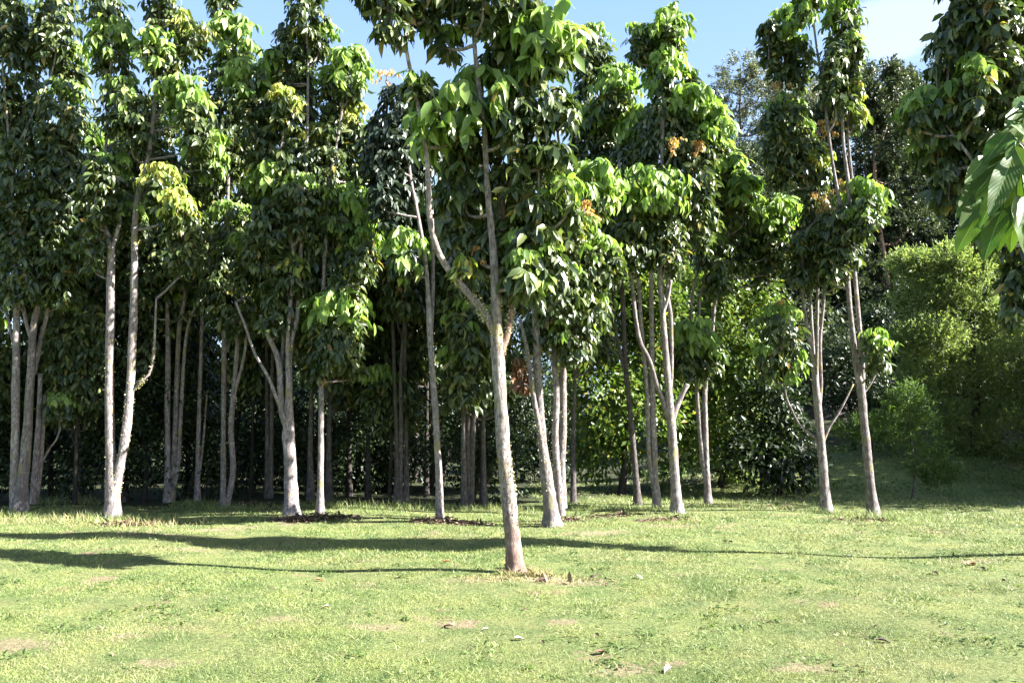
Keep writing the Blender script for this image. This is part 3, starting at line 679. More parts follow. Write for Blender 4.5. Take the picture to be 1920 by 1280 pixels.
PT('rightmost of the clean pale trunks, forking into twin poles above head height', G_FRONT, (1637, 963), [
    ('trunk', [(1638, 966, 24), (1632, 910, 19), (1626, 850, 18), (1620, 790, 17), (1614, 730, 18), (1606, 690, 13), (1598, 620, 11), (1591, 550, 11), (1587, 480, 9), (1578, 400, 8), (1560, 300, 7), (1545, 180, 6), (1530, 80, 5), (1518, -20, 4)]),
    ('stem', [(1615, 745, 14, .03), (1617, 700, 12, .05), (1612, 620, 10, .05), (1604, 530, 9, .05), (1598, 440, 8, .05), (1590, 340, 8, .05), (1580, 240, 7, .05), (1585, 60, 5)]),
    ('stem', [(1606, 420, 6, .15), (1598, 340, 6, .15), (1590, 250, 6, .15), (1590, 130, 5, .1)]),
    ('limb', [(1617, 740, 5), (1632, 720, 4), (1645, 690, 4), (1650, 640, 3)]),
  ], [(1580, -20, 170, 36, 'l'), (1600, 60, 200, 24, 's'), (1565, 90, 230, 32, 'd'), (1515, -40, 40, 28, 'l'), (1592, 155, 205, 28, 'y'), (1598, 195, 250, 30, 'y'), (1555, 222, 255, 24, 'o'), (1545, 358, 400, 26, 'o'), (1575, 335, 360, 20, 'o', .2), (1618, 342, 395, 42, 'L'), (1618, 380, 440, 38, 'd'), (1580, 390, 520, 46, 'd'), (1610, 390, 450, 34, 's'), (1560, 400, 540, 36, 'd'), (1648, 618, 700, 28, 's')], Lf=0.25)

# tree at the right edge: its trunk stands just outside the picture
PT('big dark crown with a slanting trunk hanging in from the top right corner', G_FRONT, (2085, 1048), [
    ('trunk', [(2085, 1050, 34), (2060, 900, 28), (2030, 750, 26), (1995, 600, 24), (1955, 450, 20), (1925, 330, 18), (1903, 240, 16), (1885, 180, 15), (1868, 115, 14), (1858, 60, 12), (1850, -60, 9), (1860, -300, 8), (1870, -560, 5)]),
    ('limb', [(1990, 580, 14), (1940, 480, 12, -.2), (1890, 400, 9, -.2), (1830, 310, 7, -.1), (1770, 230, 5, 0)]),
    ('limb', [(1950, 440, 12), (1985, 330, 10, .2), (1990, 150, 7, .2)]),
  ], [(1835, -80, 60, 62, 'd', .1), (1880, -60, 120, 60, 'd', .0), (1800, 10, 100, 40, 'd', .2), (1910, 60, 200, 50, 'd', .2), (1850, 90, 190, 50, 'd', .2), (1940, -40, 150, 50, 'd', .1), (1770, 130, 160, 26, 'y', .5),
      (1735, 165, 270, 46, 's', .2), (1790, 160, 290, 54, 's', .1), (1840, 190, 330, 58, 'd', .3), (1890, 190, 360, 60, 'd', .4), (1760, 230, 330, 40, 's', .2), (1820, 290, 400, 48, 'd', .3), (1880, 350, 480, 44, 'd', .4), (1920, 420, 600, 46, 'd', .2), (1950, 250, 480, 46, 'd', .1), (1905, 520, 620, 26, 'd', .1), (1960, 300, 540, 50, 'd', .1), (1775, 60, 160, 36, 'd', .1), (1870, 10, 130, 50, 'd', -.25), (1905, 130, 260, 44, 'd', -.2), (1830, 110, 230, 44, 's', -.25), (1715, 190, 260, 30, 's', 0), (1780, 300, 400, 36, 'd', .1), (1870, 250, 380, 46, 'd', -.2), (1850, 400, 470, 30, 'd', .1), (1840, -260, -60, 60, 'd', .1), (1900, -330, -80, 56, 'd', 0), (1850, -470, -240, 50, 'd', .1), (1870, -600, -430, 44, 'd', .1)],
   Lf=0.25, dens=0.8)

# ------------------------------------------------------------------ trunks deeper in the stand, smaller and in shade
G_BACK = 'shaded plantation trees deeper in the stand'
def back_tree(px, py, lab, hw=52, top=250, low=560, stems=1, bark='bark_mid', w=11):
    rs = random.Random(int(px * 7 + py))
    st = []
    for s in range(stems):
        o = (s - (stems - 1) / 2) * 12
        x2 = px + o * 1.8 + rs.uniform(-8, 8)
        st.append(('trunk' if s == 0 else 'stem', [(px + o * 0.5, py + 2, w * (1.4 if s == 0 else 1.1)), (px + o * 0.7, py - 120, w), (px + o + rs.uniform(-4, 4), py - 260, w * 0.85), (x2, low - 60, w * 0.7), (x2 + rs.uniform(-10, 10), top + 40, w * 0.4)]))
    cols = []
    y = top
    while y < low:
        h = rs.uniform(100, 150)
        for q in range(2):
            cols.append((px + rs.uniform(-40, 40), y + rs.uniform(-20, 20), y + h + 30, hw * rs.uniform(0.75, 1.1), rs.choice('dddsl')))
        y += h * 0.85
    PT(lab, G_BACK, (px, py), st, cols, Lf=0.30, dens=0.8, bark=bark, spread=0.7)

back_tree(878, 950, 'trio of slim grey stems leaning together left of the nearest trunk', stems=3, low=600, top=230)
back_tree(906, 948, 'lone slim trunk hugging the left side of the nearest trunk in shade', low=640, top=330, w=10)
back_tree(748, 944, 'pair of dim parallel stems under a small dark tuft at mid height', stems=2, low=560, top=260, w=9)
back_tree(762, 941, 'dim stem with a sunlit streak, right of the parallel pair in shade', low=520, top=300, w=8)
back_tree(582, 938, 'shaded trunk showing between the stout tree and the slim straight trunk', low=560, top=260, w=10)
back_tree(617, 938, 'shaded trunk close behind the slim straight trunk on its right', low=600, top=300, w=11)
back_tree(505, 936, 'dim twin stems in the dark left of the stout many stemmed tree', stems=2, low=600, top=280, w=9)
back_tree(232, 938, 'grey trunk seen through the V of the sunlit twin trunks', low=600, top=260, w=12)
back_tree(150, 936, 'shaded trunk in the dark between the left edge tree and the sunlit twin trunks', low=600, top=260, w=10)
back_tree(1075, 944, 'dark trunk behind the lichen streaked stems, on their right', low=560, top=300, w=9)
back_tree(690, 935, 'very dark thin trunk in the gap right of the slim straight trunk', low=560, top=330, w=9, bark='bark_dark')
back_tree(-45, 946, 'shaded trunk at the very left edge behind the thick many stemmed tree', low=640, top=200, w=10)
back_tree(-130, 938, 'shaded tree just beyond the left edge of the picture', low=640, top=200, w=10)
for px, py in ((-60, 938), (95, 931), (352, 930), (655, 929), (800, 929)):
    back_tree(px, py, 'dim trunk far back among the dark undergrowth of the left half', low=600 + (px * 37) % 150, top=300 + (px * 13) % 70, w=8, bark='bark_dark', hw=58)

# ------------------------------------------------------------------ shrubs and other trees
for px, py, y0, y1, lab in ((140, 950, 560, 800, 'dark drooping shrub with big leaves right of the left edge tree'), (320, 932, 560, 720, 'dark drooping foliage tree behind the three bowing stems'),
                            (730, 940, 690, 800, 'low dark leaf tuft on a thin stem left of the white blazed trunk'), (870, 938, 560, 700, 'dark drooping foliage tree behind the trio of slim grey stems'), (470, 934, 580, 740, 'dark drooping foliage tree left of the stout many stemmed tree')):
    PT(lab, G_BACK, (px, py), [('trunk', [(px, py + 2, 8), (px + 4, (py + y0) / 2, 6), (px - 3, y0 + 20, 4)])],
       [(px - 22, y0, y1, 40, 's'), (px + 25, y0 + 30, y1 + 10, 40, 'd'), (px, y0 + 60, y1 + 20, 44, 'd')], Lf=0.28, bark='bark_dark')
def shrubrow(name, label, xs, depth, ytop, ybot, mat, per, size, group):
    for x in xs:
        bl = []; yt = ytop + random.uniform(-90, 110)
        for r_ in range(3):
            yy = yt + (ybot - yt) * (r_ + 0.3) / 3
            for q in range(2):
                bl.append((x + random.uniform(-55, 55), yy + random.uniform(-25, 25), random.uniform(50, 75), random.uniform(50, 75)))
        leafy(name, label, 'shrub', depth + random.uniform(-2.4, 2.4), x, bl, mat, per, size, group=group, clumps=13, sig=0.2)

G_UND = 'dark leafy shrubs under the plantation'
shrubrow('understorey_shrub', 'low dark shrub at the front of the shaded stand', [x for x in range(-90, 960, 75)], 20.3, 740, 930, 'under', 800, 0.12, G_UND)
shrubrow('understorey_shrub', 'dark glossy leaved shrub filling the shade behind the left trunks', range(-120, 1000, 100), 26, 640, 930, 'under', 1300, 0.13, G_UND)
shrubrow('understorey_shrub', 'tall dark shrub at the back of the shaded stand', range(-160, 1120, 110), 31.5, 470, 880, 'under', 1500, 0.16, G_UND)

leafy('broadleaf_tree', 'light green broad leaved small tree behind the group right of centre, sun on its top', 'tree', 21.0, 1160,
      [(1125, 620, 65, 75), (1190, 560, 70, 60), (1180, 690, 85, 80), (1110, 740, 70, 70), (1250, 620, 60, 70), (1200, 800, 90, 70), (1120, 840, 70, 60), (1150, 520, 50, 40)], 'bush', 2100, 0.17, clumps=26, sig=0.24, trunk_w=10)
leafy('broadleaf_tree', 'yellow green sunlit bushy tree between the entwined stems and the fan topped tree', 'tree', 21.8, 1340,
      [(1320, 560, 60, 60), (1375, 600, 65, 60), (1340, 680, 80, 70), (1400, 690, 60, 60), (1290, 760, 80, 70), (1370, 780, 80, 70), (1410, 560, 45, 45), (1300, 850, 80, 60), (1400, 850, 70, 60)], 'bush', 2100, 0.16, clumps=26, sig=0.24, trunk_w=10)
leafy('broadleaf_shrub', 'dark large leaved shrub at the foot of the drooping thin arm', 'shrub', 20.0, 1450,
      [(1440, 770, 55, 55), (1470, 830, 50, 50), (1410, 860, 55, 50), (1470, 880, 50, 40)], 'under', 1400, 0.18, clumps=18)
leafy('wattle_tree', 'rounded feathery pale green tree at the right, top in sun and foot in shade', 'tree', 24.0, 1800,
      [(1706, 505, 20, 16), (1742, 520, 34, 28), (1785, 505, 34, 30), (1828, 498, 32, 26), (1868, 510, 40, 30), (1912, 535, 40, 36), (1722, 575, 36, 34), (1775, 570, 48, 38), (1840, 560, 50, 42), (1895, 610, 50, 46), (1708, 640, 30, 30), (1755, 645, 50, 40), (1815, 640, 60, 46), (1880, 690, 60, 50), (1735, 715, 46, 38), (1800, 715, 60, 48), (1930, 740, 50, 50), (1760, 780, 50, 40), (1840, 780, 66, 50), (1900, 820, 56, 46), (1800, 835, 50, 36)], 'wattle', 330, 0.1, tw=(15, 0.55, 0.12, 0.26, 0.7, 0.45, 0.45), trunk_w=12)
leafy('sapling', 'small wispy sapling on a thin bare stem in front of the feathery tree', 'tree', 18.8, 1693,
      [(1690, 770, 36, 28), (1720, 810, 46, 34), (1670, 800, 26, 22), (1735, 860, 40, 30), (1705, 745, 28, 20), (1760, 890, 26, 24)], 'sapling', 150, 0.1, tw=(12, 0.3, 0.09, 0.24, 0.1, 0.5, 0.3), trunk_w=4, bark='bark_mid')
leafy('fern_tree', 'small feathery shrub on the bank between the pale fork and the sapling', 'shrub', 26.0, 1655,
      [(1650, 745, 34, 24), (1680, 755, 26, 20), (1630, 790, 40, 30)], 'sapling', 900, 0.11, aspect=0.3, clumps=10)
leafy('broadleaf_shrub', 'dark shrub on the bank between the fan topped tree and the pale fork', 'shrub', 26.5, 1590,
      [(1560, 720, 45, 40), (1600, 750, 45, 40), (1630, 720, 40, 40), (1580, 680, 40, 36)], 'under', 1500, 0.14, clumps=18)
leafy('grassy_shrub', 'light green grassy clump on the bank behind the pale forked trunk', 'shrub', 23.5, 1620,
      [(1600, 812, 36, 22), (1640, 806, 40, 26), (1670, 815, 30, 22)], 'sapling', 160, 0.1, tw=(12, 0.3, 0.12, 0.18, 0.9, 0.4, 0.4), trunk_w=3)
leafy('broadleaf_shrub', 'dark shrub on the bank left of the feathery pale green tree, under the hill trees', 'shrub', 29, 1680,
      [(1660, 660, 45, 40), (1690, 690, 45, 45), (1650, 610, 40, 40), (1700, 620, 40, 40)], 'under', 1500, 0.15, clumps=18)
G_HILL = 'dark trees on the hillside'
leafy('hill_tree', 'tall dark tree on the hill behind the pale forked trunk', 'tree', 40, 1640,
      [(1640, 165, 46, 44), (1600, 230, 46, 55), (1665, 250, 55, 60), (1620, 330, 70, 60), (1690, 340, 60, 60), (1640, 430, 75, 60), (1710, 440, 60, 60), (1580, 420, 50, 60), (1650, 530, 70, 50)], 'hill', 520, 0.2, tw=(13, 0.6, 0.20, 0.42, 0.35, 0.6, 0.35), trunk_w=11, bark='bark_red', group=G_HILL)
leafy('hill_tree', 'dark tree on the hill left of the crown in the top right corner', 'tree', 43, 1735,
      [(1700, 215, 40, 36), (1735, 250, 50, 45), (1760, 330, 70, 65), (1720, 410, 60, 55), (1790, 430, 70, 60), (1740, 500, 70, 50)], 'hill', 520, 0.2, tw=(13, 0.6, 0.20, 0.42, 0.35, 0.6, 0.35), trunk_w=11, group=G_HILL)
leafy('hill_tree', 'dark tree on the hill above the feathery pale green tree', 'tree', 41, 1860,
      [(1830, 240, 60, 55), (1900, 230, 60, 60), (1850, 340, 75, 65), (1920, 380, 70, 70), (1850, 450, 75, 55), (1960, 300, 60, 70)], 'hill', 520, 0.2, tw=(13, 0.6, 0.20, 0.42, 0.35, 0.6, 0.35), trunk_w=11, group=G_HILL)
leafy('hill_tree', 'dark tree on the hill showing between the two tall right hand crowns', 'tree', 42, 1545,
      [(1540, 250, 45, 50), (1500, 330, 60, 60), (1560, 350, 50, 60), (1470, 420, 60, 60), (1530, 460, 60, 60), (1560, 560, 60, 50), (1470, 540, 60, 50)], 'hill', 520, 0.2, tw=(13, 0.6, 0.20, 0.42, 0.35, 0.6, 0.35), trunk_w=11, group=G_HILL)
leafy('hill_tree', 'dark tree low on the hill behind the lime tufts right of centre', 'tree', 39, 1400,
      [(1390, 320, 60, 50), (1440, 380, 60, 55), (1380, 430, 70, 60), (1450, 480, 65, 60), (1370, 530, 60, 50), (1320, 440, 60, 60)], 'hill', 520, 0.2, tw=(13, 0.6, 0.20, 0.42, 0.35, 0.6, 0.35), trunk_w=11, group=G_HILL)
G_GUM = 'pale gum trees on the skyline'
leafy('gum_tree', 'pale grey green gum tree on the skyline left of the tall right hand crowns', 'tree', 52, 1395,
      [(1388, 128, 34, 26), (1360, 165, 24, 26), (1425, 140, 26, 22), (1385, 190, 40, 30), (1440, 175, 26, 26), (1360, 225, 26, 26), (1410, 240, 40, 34), (1450, 235, 26, 30), (1385, 290, 36, 34)], 'gum', 110, 0.24, tw=(13, 0.7, 0.24, 0.26, -0.2, 0.6, 0.35), trunk_w=9, bark='bark', group=G_GUM)
leafy('gum_tree', 'pale gum tree on the skyline directly behind the twin tall crowns at right', 'tree', 54, 1600,
      [(1610, 140, 30, 22), (1585, 175, 34, 26), (1640, 170, 30, 24), (1530, 175, 28, 26), (1550, 225, 36, 30), (1500, 210, 26, 26), (1660, 205, 26, 24)], 'gum', 110, 0.24, tw=(13, 0.7, 0.24, 0.26, -0.2, 0.6, 0.35), trunk_w=9, bark='bark', group=G_GUM)
leafy('gum_tree', 'pale gum tree on the skyline between the two tall right hand crowns', 'tree', 50, 1490,
      [(1480, 170, 34, 28), (1450, 200, 34, 28), (1515, 200, 34, 30), (1480, 240, 40, 34), (1440, 260, 36, 34), (1530, 250, 36, 36), (1500, 300, 44, 36)], 'gum', 150, 0.24, tw=(13, 0.7, 0.24, 0.26, -0.2, 0.6, 0.35), trunk_w=9, bark='bark', group=G_GUM)
leafy('hill_tree', 'dark rounded tree on the skyline between the pale fork and the top right crown', 'tree', 46, 1700,
      [(1690, 175, 40, 34), (1730, 215, 46, 40), (1670, 230, 50, 40), (1765, 250, 50, 40), (1710, 290, 60, 50)], 'hill', 520, 0.2, tw=(13, 0.6, 0.20, 0.42, 0.35, 0.6, 0.35), trunk_w=10, group=G_HILL)
leafy('gum_tree', 'pale gum tree on the skyline peeping out left of the top right crown', 'tree', 54, 1775,
      [(1762, 100, 26, 20), (1785, 125, 26, 20), (1740, 200, 24, 20), (1770, 185, 30, 24), (1800, 90, 26, 26), (1720, 225, 24, 18)], 'gum', 110, 0.24, tw=(13, 0.7, 0.24, 0.26, -0.2, 0.6, 0.35), trunk_w=8, bark='bark', group=G_GUM)

# far wooded slope: one mass
lv = Leaves()
for i in range(230):
    y = rng.uniform(35, 78) if i < 190 else rng.uniform(50, 78); x = rng.uniform(9 + (y - 35) * 0.05, 30 + (y - 35) * 0.8) if i < 190 else rng.uniform(-55, 8)
    if x < 6: h = rng.uniform(2, 5)
    else: h = rng.uniform(3, 6.5)
    z = float(ground_z(x, y))
    cloud(lv, [((x, y, z + h * 0.45), (2.6, 2.2, h * 0.6))], 1400, 0.32, clumps=18, sig=0.22)
tag(lv.build('woods', M['hill'], None), 'dark wooded slope behind the trees', 'woods', kind='stuff')

# trees standing outside the right edge that shade the back lawn
for i, (x, y, h) in enumerate(((16.5, 18.6, 6.5), (19.5, 21.5, 7.5), (20.5, 26.0, 6.5), (22.5, 17.8, 8.5), (25, 29, 9), (27, 24, 10.5))):
    gz = float(ground_z(x, y))
    root = empty('roadside_tree', (x, y, gz))
    tag(root, 'dense dark tree standing beyond the right edge of the lawn', 'tree', 'dense trees beyond the right edge')
    tb = Tubes(); tb.add([np.array([x, y, gz - .1]), np.array([x + .1, y, gz + h * .4]), np.array([x, y, gz + h * .85])], [0.2, 0.15, 0.05], seg=8)
    tb.build('trunk', M['bark_mid'], root)
    l2 = Leaves(); bl = []
    for q in range(9):
        a = q * 2.4; rr_ = 1.3 if q < 8 else 0
        zz = gz + h * (0.25 + 0.7 * q / 9)
        bl.append(((x + math.cos(a) * rr_, y + math.sin(a) * rr_, zz), (1.9, 1.9, h * 0.15)))
    cloud(l2, bl, 1300, 0.26, clumps=22, sig=0.25)
    l2.build('crown', M['hill'], root)

# ------------------------------------------------------------------ low growth: ground cover on the bank, long grass at trunks, mulch
lv = Leaves()
n = 16000
x = rng.uniform(4, 24, n); y = rng.uniform(18.5, 27, n)
keep = (vnoise(x, y, 0.5, 8) > 0.42) & ((x > 10.5) | (y > 20.5)) & (y > 19.8 - 0.06 * (x - 10)); x, y = x[keep], y[keep]
P = np.stack([x, y, ground_z(x, y) + rng.uniform(0, 0.22, len(x))], 1)
L = rng.uniform(0.06, 0.15, len(x))
lv.add(*place_leaves(P, rng.normal(0, 1, (len(x), 3)) + UP * 0.3, rng.normal(0, 0.5, (len(x), 3)) + UP, L, L * 0.5, DIA, DIA_T))
tag(lv.build('ground_cover', M['sapling'], None), 'low leafy ground cover on the shaded bank', 'ground cover', kind='stuff')

lv = Leaves()
def tuft(px, py, n, h, spread):
    b = on_ground(px, py)
    a = rng.uniform(0, 6.28, n); r_ = spread * np.sqrt(rng.random(n))
    lv.add(*blades(b[0] + np.cos(a) * r_, b[1] + np.sin(a) * r_ * 0.6, h * rng.uniform(0.4, 1.2, n), rng.uniform(0.006, 0.012, n), 0.45))
for a in ((1637, 970, 420, 0.22, 0.55), (1600, 972, 160, 0.14, 0.5), (1680, 972, 160, 0.14, 0.5), (1548, 960, 160, 0.16, 0.3), (1269, 972, 180, 0.12, 0.35), (1330, 952, 160, 0.14, 0.5), (1060, 970, 220, 0.14, 0.5), (1020, 965, 150, 0.18, 0.4), (215, 975, 500, 0.16, 0.8), (130, 975, 420, 0.18, 1.0), (30, 970, 420, 0.16, 0.7), (280, 975, 250, 0.2, 0.7), (120, 945, 350, 0.25, 0.8), (370, 948, 300, 0.2, 0.6), (440, 955, 300, 0.2, 0.6), (700, 950, 400, 0.2, 1.4), (560, 950, 300, 0.16, 1.0), (880, 957, 240, 0.18, 0.6), (800, 955, 240, 0.18, 0.6), (960, 955, 240, 0.2, 0.6), (1130, 955, 300, 0.18, 0.7), (1210, 955, 200, 0.16, 0.5), (1450, 955, 300, 0.14, 1.0), (1780, 970, 300, 0.14, 1.5), (1880, 968, 300, 0.14, 1.2), (965, 1078, 90, 0.07, 0.25)):
    tuft(*a)
tag(lv.build('long_grass', M['blade'], None), 'longer unmown grass round the trunks and along the shade line', 'grass', kind='stuff')
lv = Leaves()
for a in ((985, 1076, 420, 0.10, 0.33), (1030, 1082, 240, 0.05, 0.5), (920, 1088, 200, 0.05, 0.35), (230, 985, 240, 0.16, 0.9), (90, 975, 260, 0.16, 0.9), (330, 978, 160, 0.14, 0.8), (1265, 980, 160, 0.07, 0.5), (1080, 985, 160, 0.06, 0.7)):
    tuft(*a)
tag(lv.build('straw', M['straw'], None), 'dry straw coloured grass round the trunk feet', 'dry grass', kind='stuff')

lv = Leaves()
def litter(px, py, n, sp, hgt):
    b = on_ground(px, py)
    a = rng.uniform(0, 6.28, n); r_ = sp * np.sqrt(rng.random(n))
    x = b[0] + np.cos(a) * r_; y = b[1] + np.sin(a) * r_ * 0.45
    P = np.stack([x, y, ground_z(x, y) + 0.005 + rng.random(n) * hgt * (1 - r_ / sp)], 1)
    L = rng.uniform(0.05, 0.16, n)
    D = rng.normal(0, 1, (n, 3)) * np.array([1, 1, 0.25])
    lv.add(*place_leaves(P, D, rng.normal(0, 0.35, (n, 3)) + UP, L, L * 0.35))
for a in ((600, 974, 700, 0.8, 0.16), (550, 978, 300, 0.5, 0.10), (845, 981, 600, 0.75, 0.12), (1070, 975, 160, 0.3, 0.10), (230, 985, 260, 0.5, 0.10), (1130, 965, 200, 0.7, 0.05), (985, 1078, 60, 0.3, 0.01), (1050, 1085, 40, 0.6, 0.01), (1250, 975, 120, 0.5, 0.04), (690, 940, 300, 1.6, 0.06), (480, 945, 300, 1.6, 0.05), (1400, 950, 200, 1.6, 0.05), (1610, 975, 120, 0.6, 0.04)):
    litter(*a)
tag(lv.build('leaf_litter', M['mulch'], None), 'brown leaf litter and mulch heaped round the trunk feet', 'leaf litter', kind='stuff')

lv = Leaves()
for i in range(260):
    y0 = rng.uniform(4.8, 15); x0 = rng.uniform(-0.66, 0.66) * y0; n = int(rng.uniform(8, 26)); sp = rng.uniform(0.03, 0.10)
    P = np.stack([x0 + rng.normal(0, sp, n), y0 + rng.normal(0, sp, n), np.zeros(n)], 1); P[:, 2] = ground_z(P[:, 0], P[:, 1]) + rng.uniform(0.012, 0.03, n)
    L = rng.uniform(0.02, 0.05, n)
    lv.add(*place_leaves(P, rng.normal(0, 1, (n, 3)) * np.array([1, 1, 0.25]), rng.normal(0, 0.3, (n, 3)) + UP, L, L * 0.55))
tag(lv.build('weeds', M['sapling'], None), 'small broad leaved weeds scattered through the lawn', 'weeds', kind='stuff')
lv = Leaves()
n = 320; y = 4.8 + 11.5 * rng.random(n) ** 0.8; x = rng.uniform(-0.66, 0.66, n) * y
P = np.stack([x, y, ground_z(x, y) + 0.02], 1); L = rng.uniform(0.015, 0.055, n)
lv.add(*place_leaves(P, rng.normal(0, 1, (n, 3)) * np.array([1, 1, 0.2]), rng.normal(0, 0.4, (n, 3)) + UP, L, L * 0.5))
tag(lv.build('leaf_crumbs', M['mulch'], None), 'tiny brown leaf crumbs strewn over the lawn', 'leaf litter', kind='stuff')

# single fallen leaves lying on the lawn
def leaf_grid(Lx, Wx, nu=10, nv=6, curl=0.2, fold=0.15, wav=0.02, ph=0.0):
    u = np.linspace(0, 1, nu); v = np.linspace(-1, 1, nv + 1)
    U, Vv = np.meshgrid(u, v, indexing='ij')
    prof = np.clip(np.sin(np.pi * U ** 0.8) ** 0.75, 0, 1) * (1 - 0.12 * U) + 0.01
    X = U * Lx; Y = Vv * prof * Wx * 0.5
    Z = -curl * Lx * U ** 2 + fold * np.abs(Vv) * prof * Wx * 0.5 + wav * Lx * np.abs(Vv) ** 2 * np.sin(U * 22 + ph + Vv * 2) * prof
    P = np.stack([X, Y, Z], -1).reshape(-1, 3)
    i = np.arange(nu - 1)[:, None]; j = np.arange(nv)[None]; m_ = nv + 1
    Q = np.stack([i * m_ + j, i * m_ + j + 1, (i + 1) * m_ + j + 1, (i + 1) * m_ + j], -1).reshape(-1, 4)
    uv = np.stack([U, Vv * 0.5 + 0.5], -1).reshape(-1, 2)
    return P, Q, uv

def solid(name, hexc, rough=0.7):
    m, nt, out = new_mat(name)
    g = node(nt, 'ShaderNodeNewGeometry')
    c = ramp(nt, noise(nt, g.outputs['Position'], 40, 4, 0.6), [(0.3, tuple(h * 0.6 for h in hexc)), (0.7, hexc)])
    p = node(nt, 'ShaderNodeBsdfPrincipled', Roughness=rough); nt.links.new(c, p.inputs['Base Color']); nt.links.new(p.outputs[0], out.inputs[0])
    return m
FL = {'brown': solid('brown_dry_leaf', (0.13, 0.06, 0.04)), 'tan': solid('tan_dry_leaf', (0.50, 0.36, 0.27)), 'pale': solid('bleached_leaf', (0.62, 0.52, 0.46)), 'red': solid('red_dry_leaf', (0.5, 0.16, 0.08)), 'dark': solid('dark_dry_leaf', (0.05, 0.03, 0.025)), 'gold': solid('golden_leaf', (0.75, 0.42, 0.02))}
for px, py, c, s, lab in ((1118, 1217, 'brown', 0.11, 'dark brown curled dry leaf on the lawn at the bottom centre'),
                          (853, 1170, 'tan', 0.13, 'pale pinkish dry leaf on the lawn below the nearest trunk'),
                          (916, 1172, 'pale', 0.07, 'small bleached leaf just right of the pale pinkish leaf'),
                          (964, 1189, 'pale', 0.09, 'bleached leaf on the lawn between the pinkish and the dark brown leaf'),
                          (1260, 1247, 'tan', 0.10, 'tan dry leaf near the bottom edge of the lawn'),
                          (1815, 1057, 'red', 0.16, 'reddish dry leaf on the lawn at the far right'),
                          (1836, 1064, 'dark', 0.13, 'blackish dry leaf beside the reddish one at the far right'),
                          (1748, 1078, 'dark', 0.10, 'small blackish leaf on the lawn right of the last pale trunk'),
                          (618, 1147, 'tan', 0.09, 'small tan leaf on the lawn in the left half'),
                          (590, 1088, 'red', 0.10, 'small reddish leaf by the thin trunk shadow'),
                          (844, 1058, 'red', 0.11, 'orange dry leaf on the lawn left of the nearest trunk'),
                          (1593, 1041, 'pale', 0.09, 'white scrap like leaf below the fan topped tree'),
                          (1645, 1202, 'dark', 0.10, 'blackish leaf low on the right of the lawn'),
                          (1365, 1018, 'dark', 0.13, 'dark leaf lying along the long shadow at right'),
                          (1192, 1082, 'pale', 0.10, 'bleached leaf on the lawn right of the nearest trunk foot')):
    P, Q, uv = leaf_grid(s, s * 0.55, 8, 4, 0.25, 0.6, 0.03, px)
    b = on_ground(px, py); a = random.uniform(0, 6.28)
    ca, sa = math.cos(a), math.sin(a)
    P = np.stack([P[:, 0] * ca - P[:, 1] * sa + b[0], P[:, 0] * sa + P[:, 1] * ca + b[1], P[:, 2] + 0.012 + s * 0.12 + float(ground_z(b[0], b[1]))], -1)
    o = mesh_obj('fallen_leaf', P, None, FL[c], Q=Q)
    tag(o, lab, 'leaf', 'fallen leaves on the lawn')
# golden leaves caught at the foot of the nearest trunk
g0 = on_ground(948, 1066)
root = empty('golden_leaf_cluster', tuple(g0)); tag(root, 'small golden yellow leaf cluster at the left foot of the nearest trunk', 'leaf')
for q in range(6):
    P, Q, uv = leaf_grid(0.10, 0.055, 7, 4, 0.2, 0.4, 0.02, q)
    a = q * 1.1; t_ = 0.9
    D = np.array([math.cos(a) * 0.5, math.sin(a) * 0.5, 0.8]); D /= np.linalg.norm(D); S = nrm(np.cross(UP, D)); N = np.cross(D, S)
    W = g0 + np.array([0.02, 0, 0.01]) + P[:, 0:1] * D + P[:, 1:2] * S + P[:, 2:3] * N
    mesh_obj('leaf', W, None, FL['gold'], root, Q=Q)

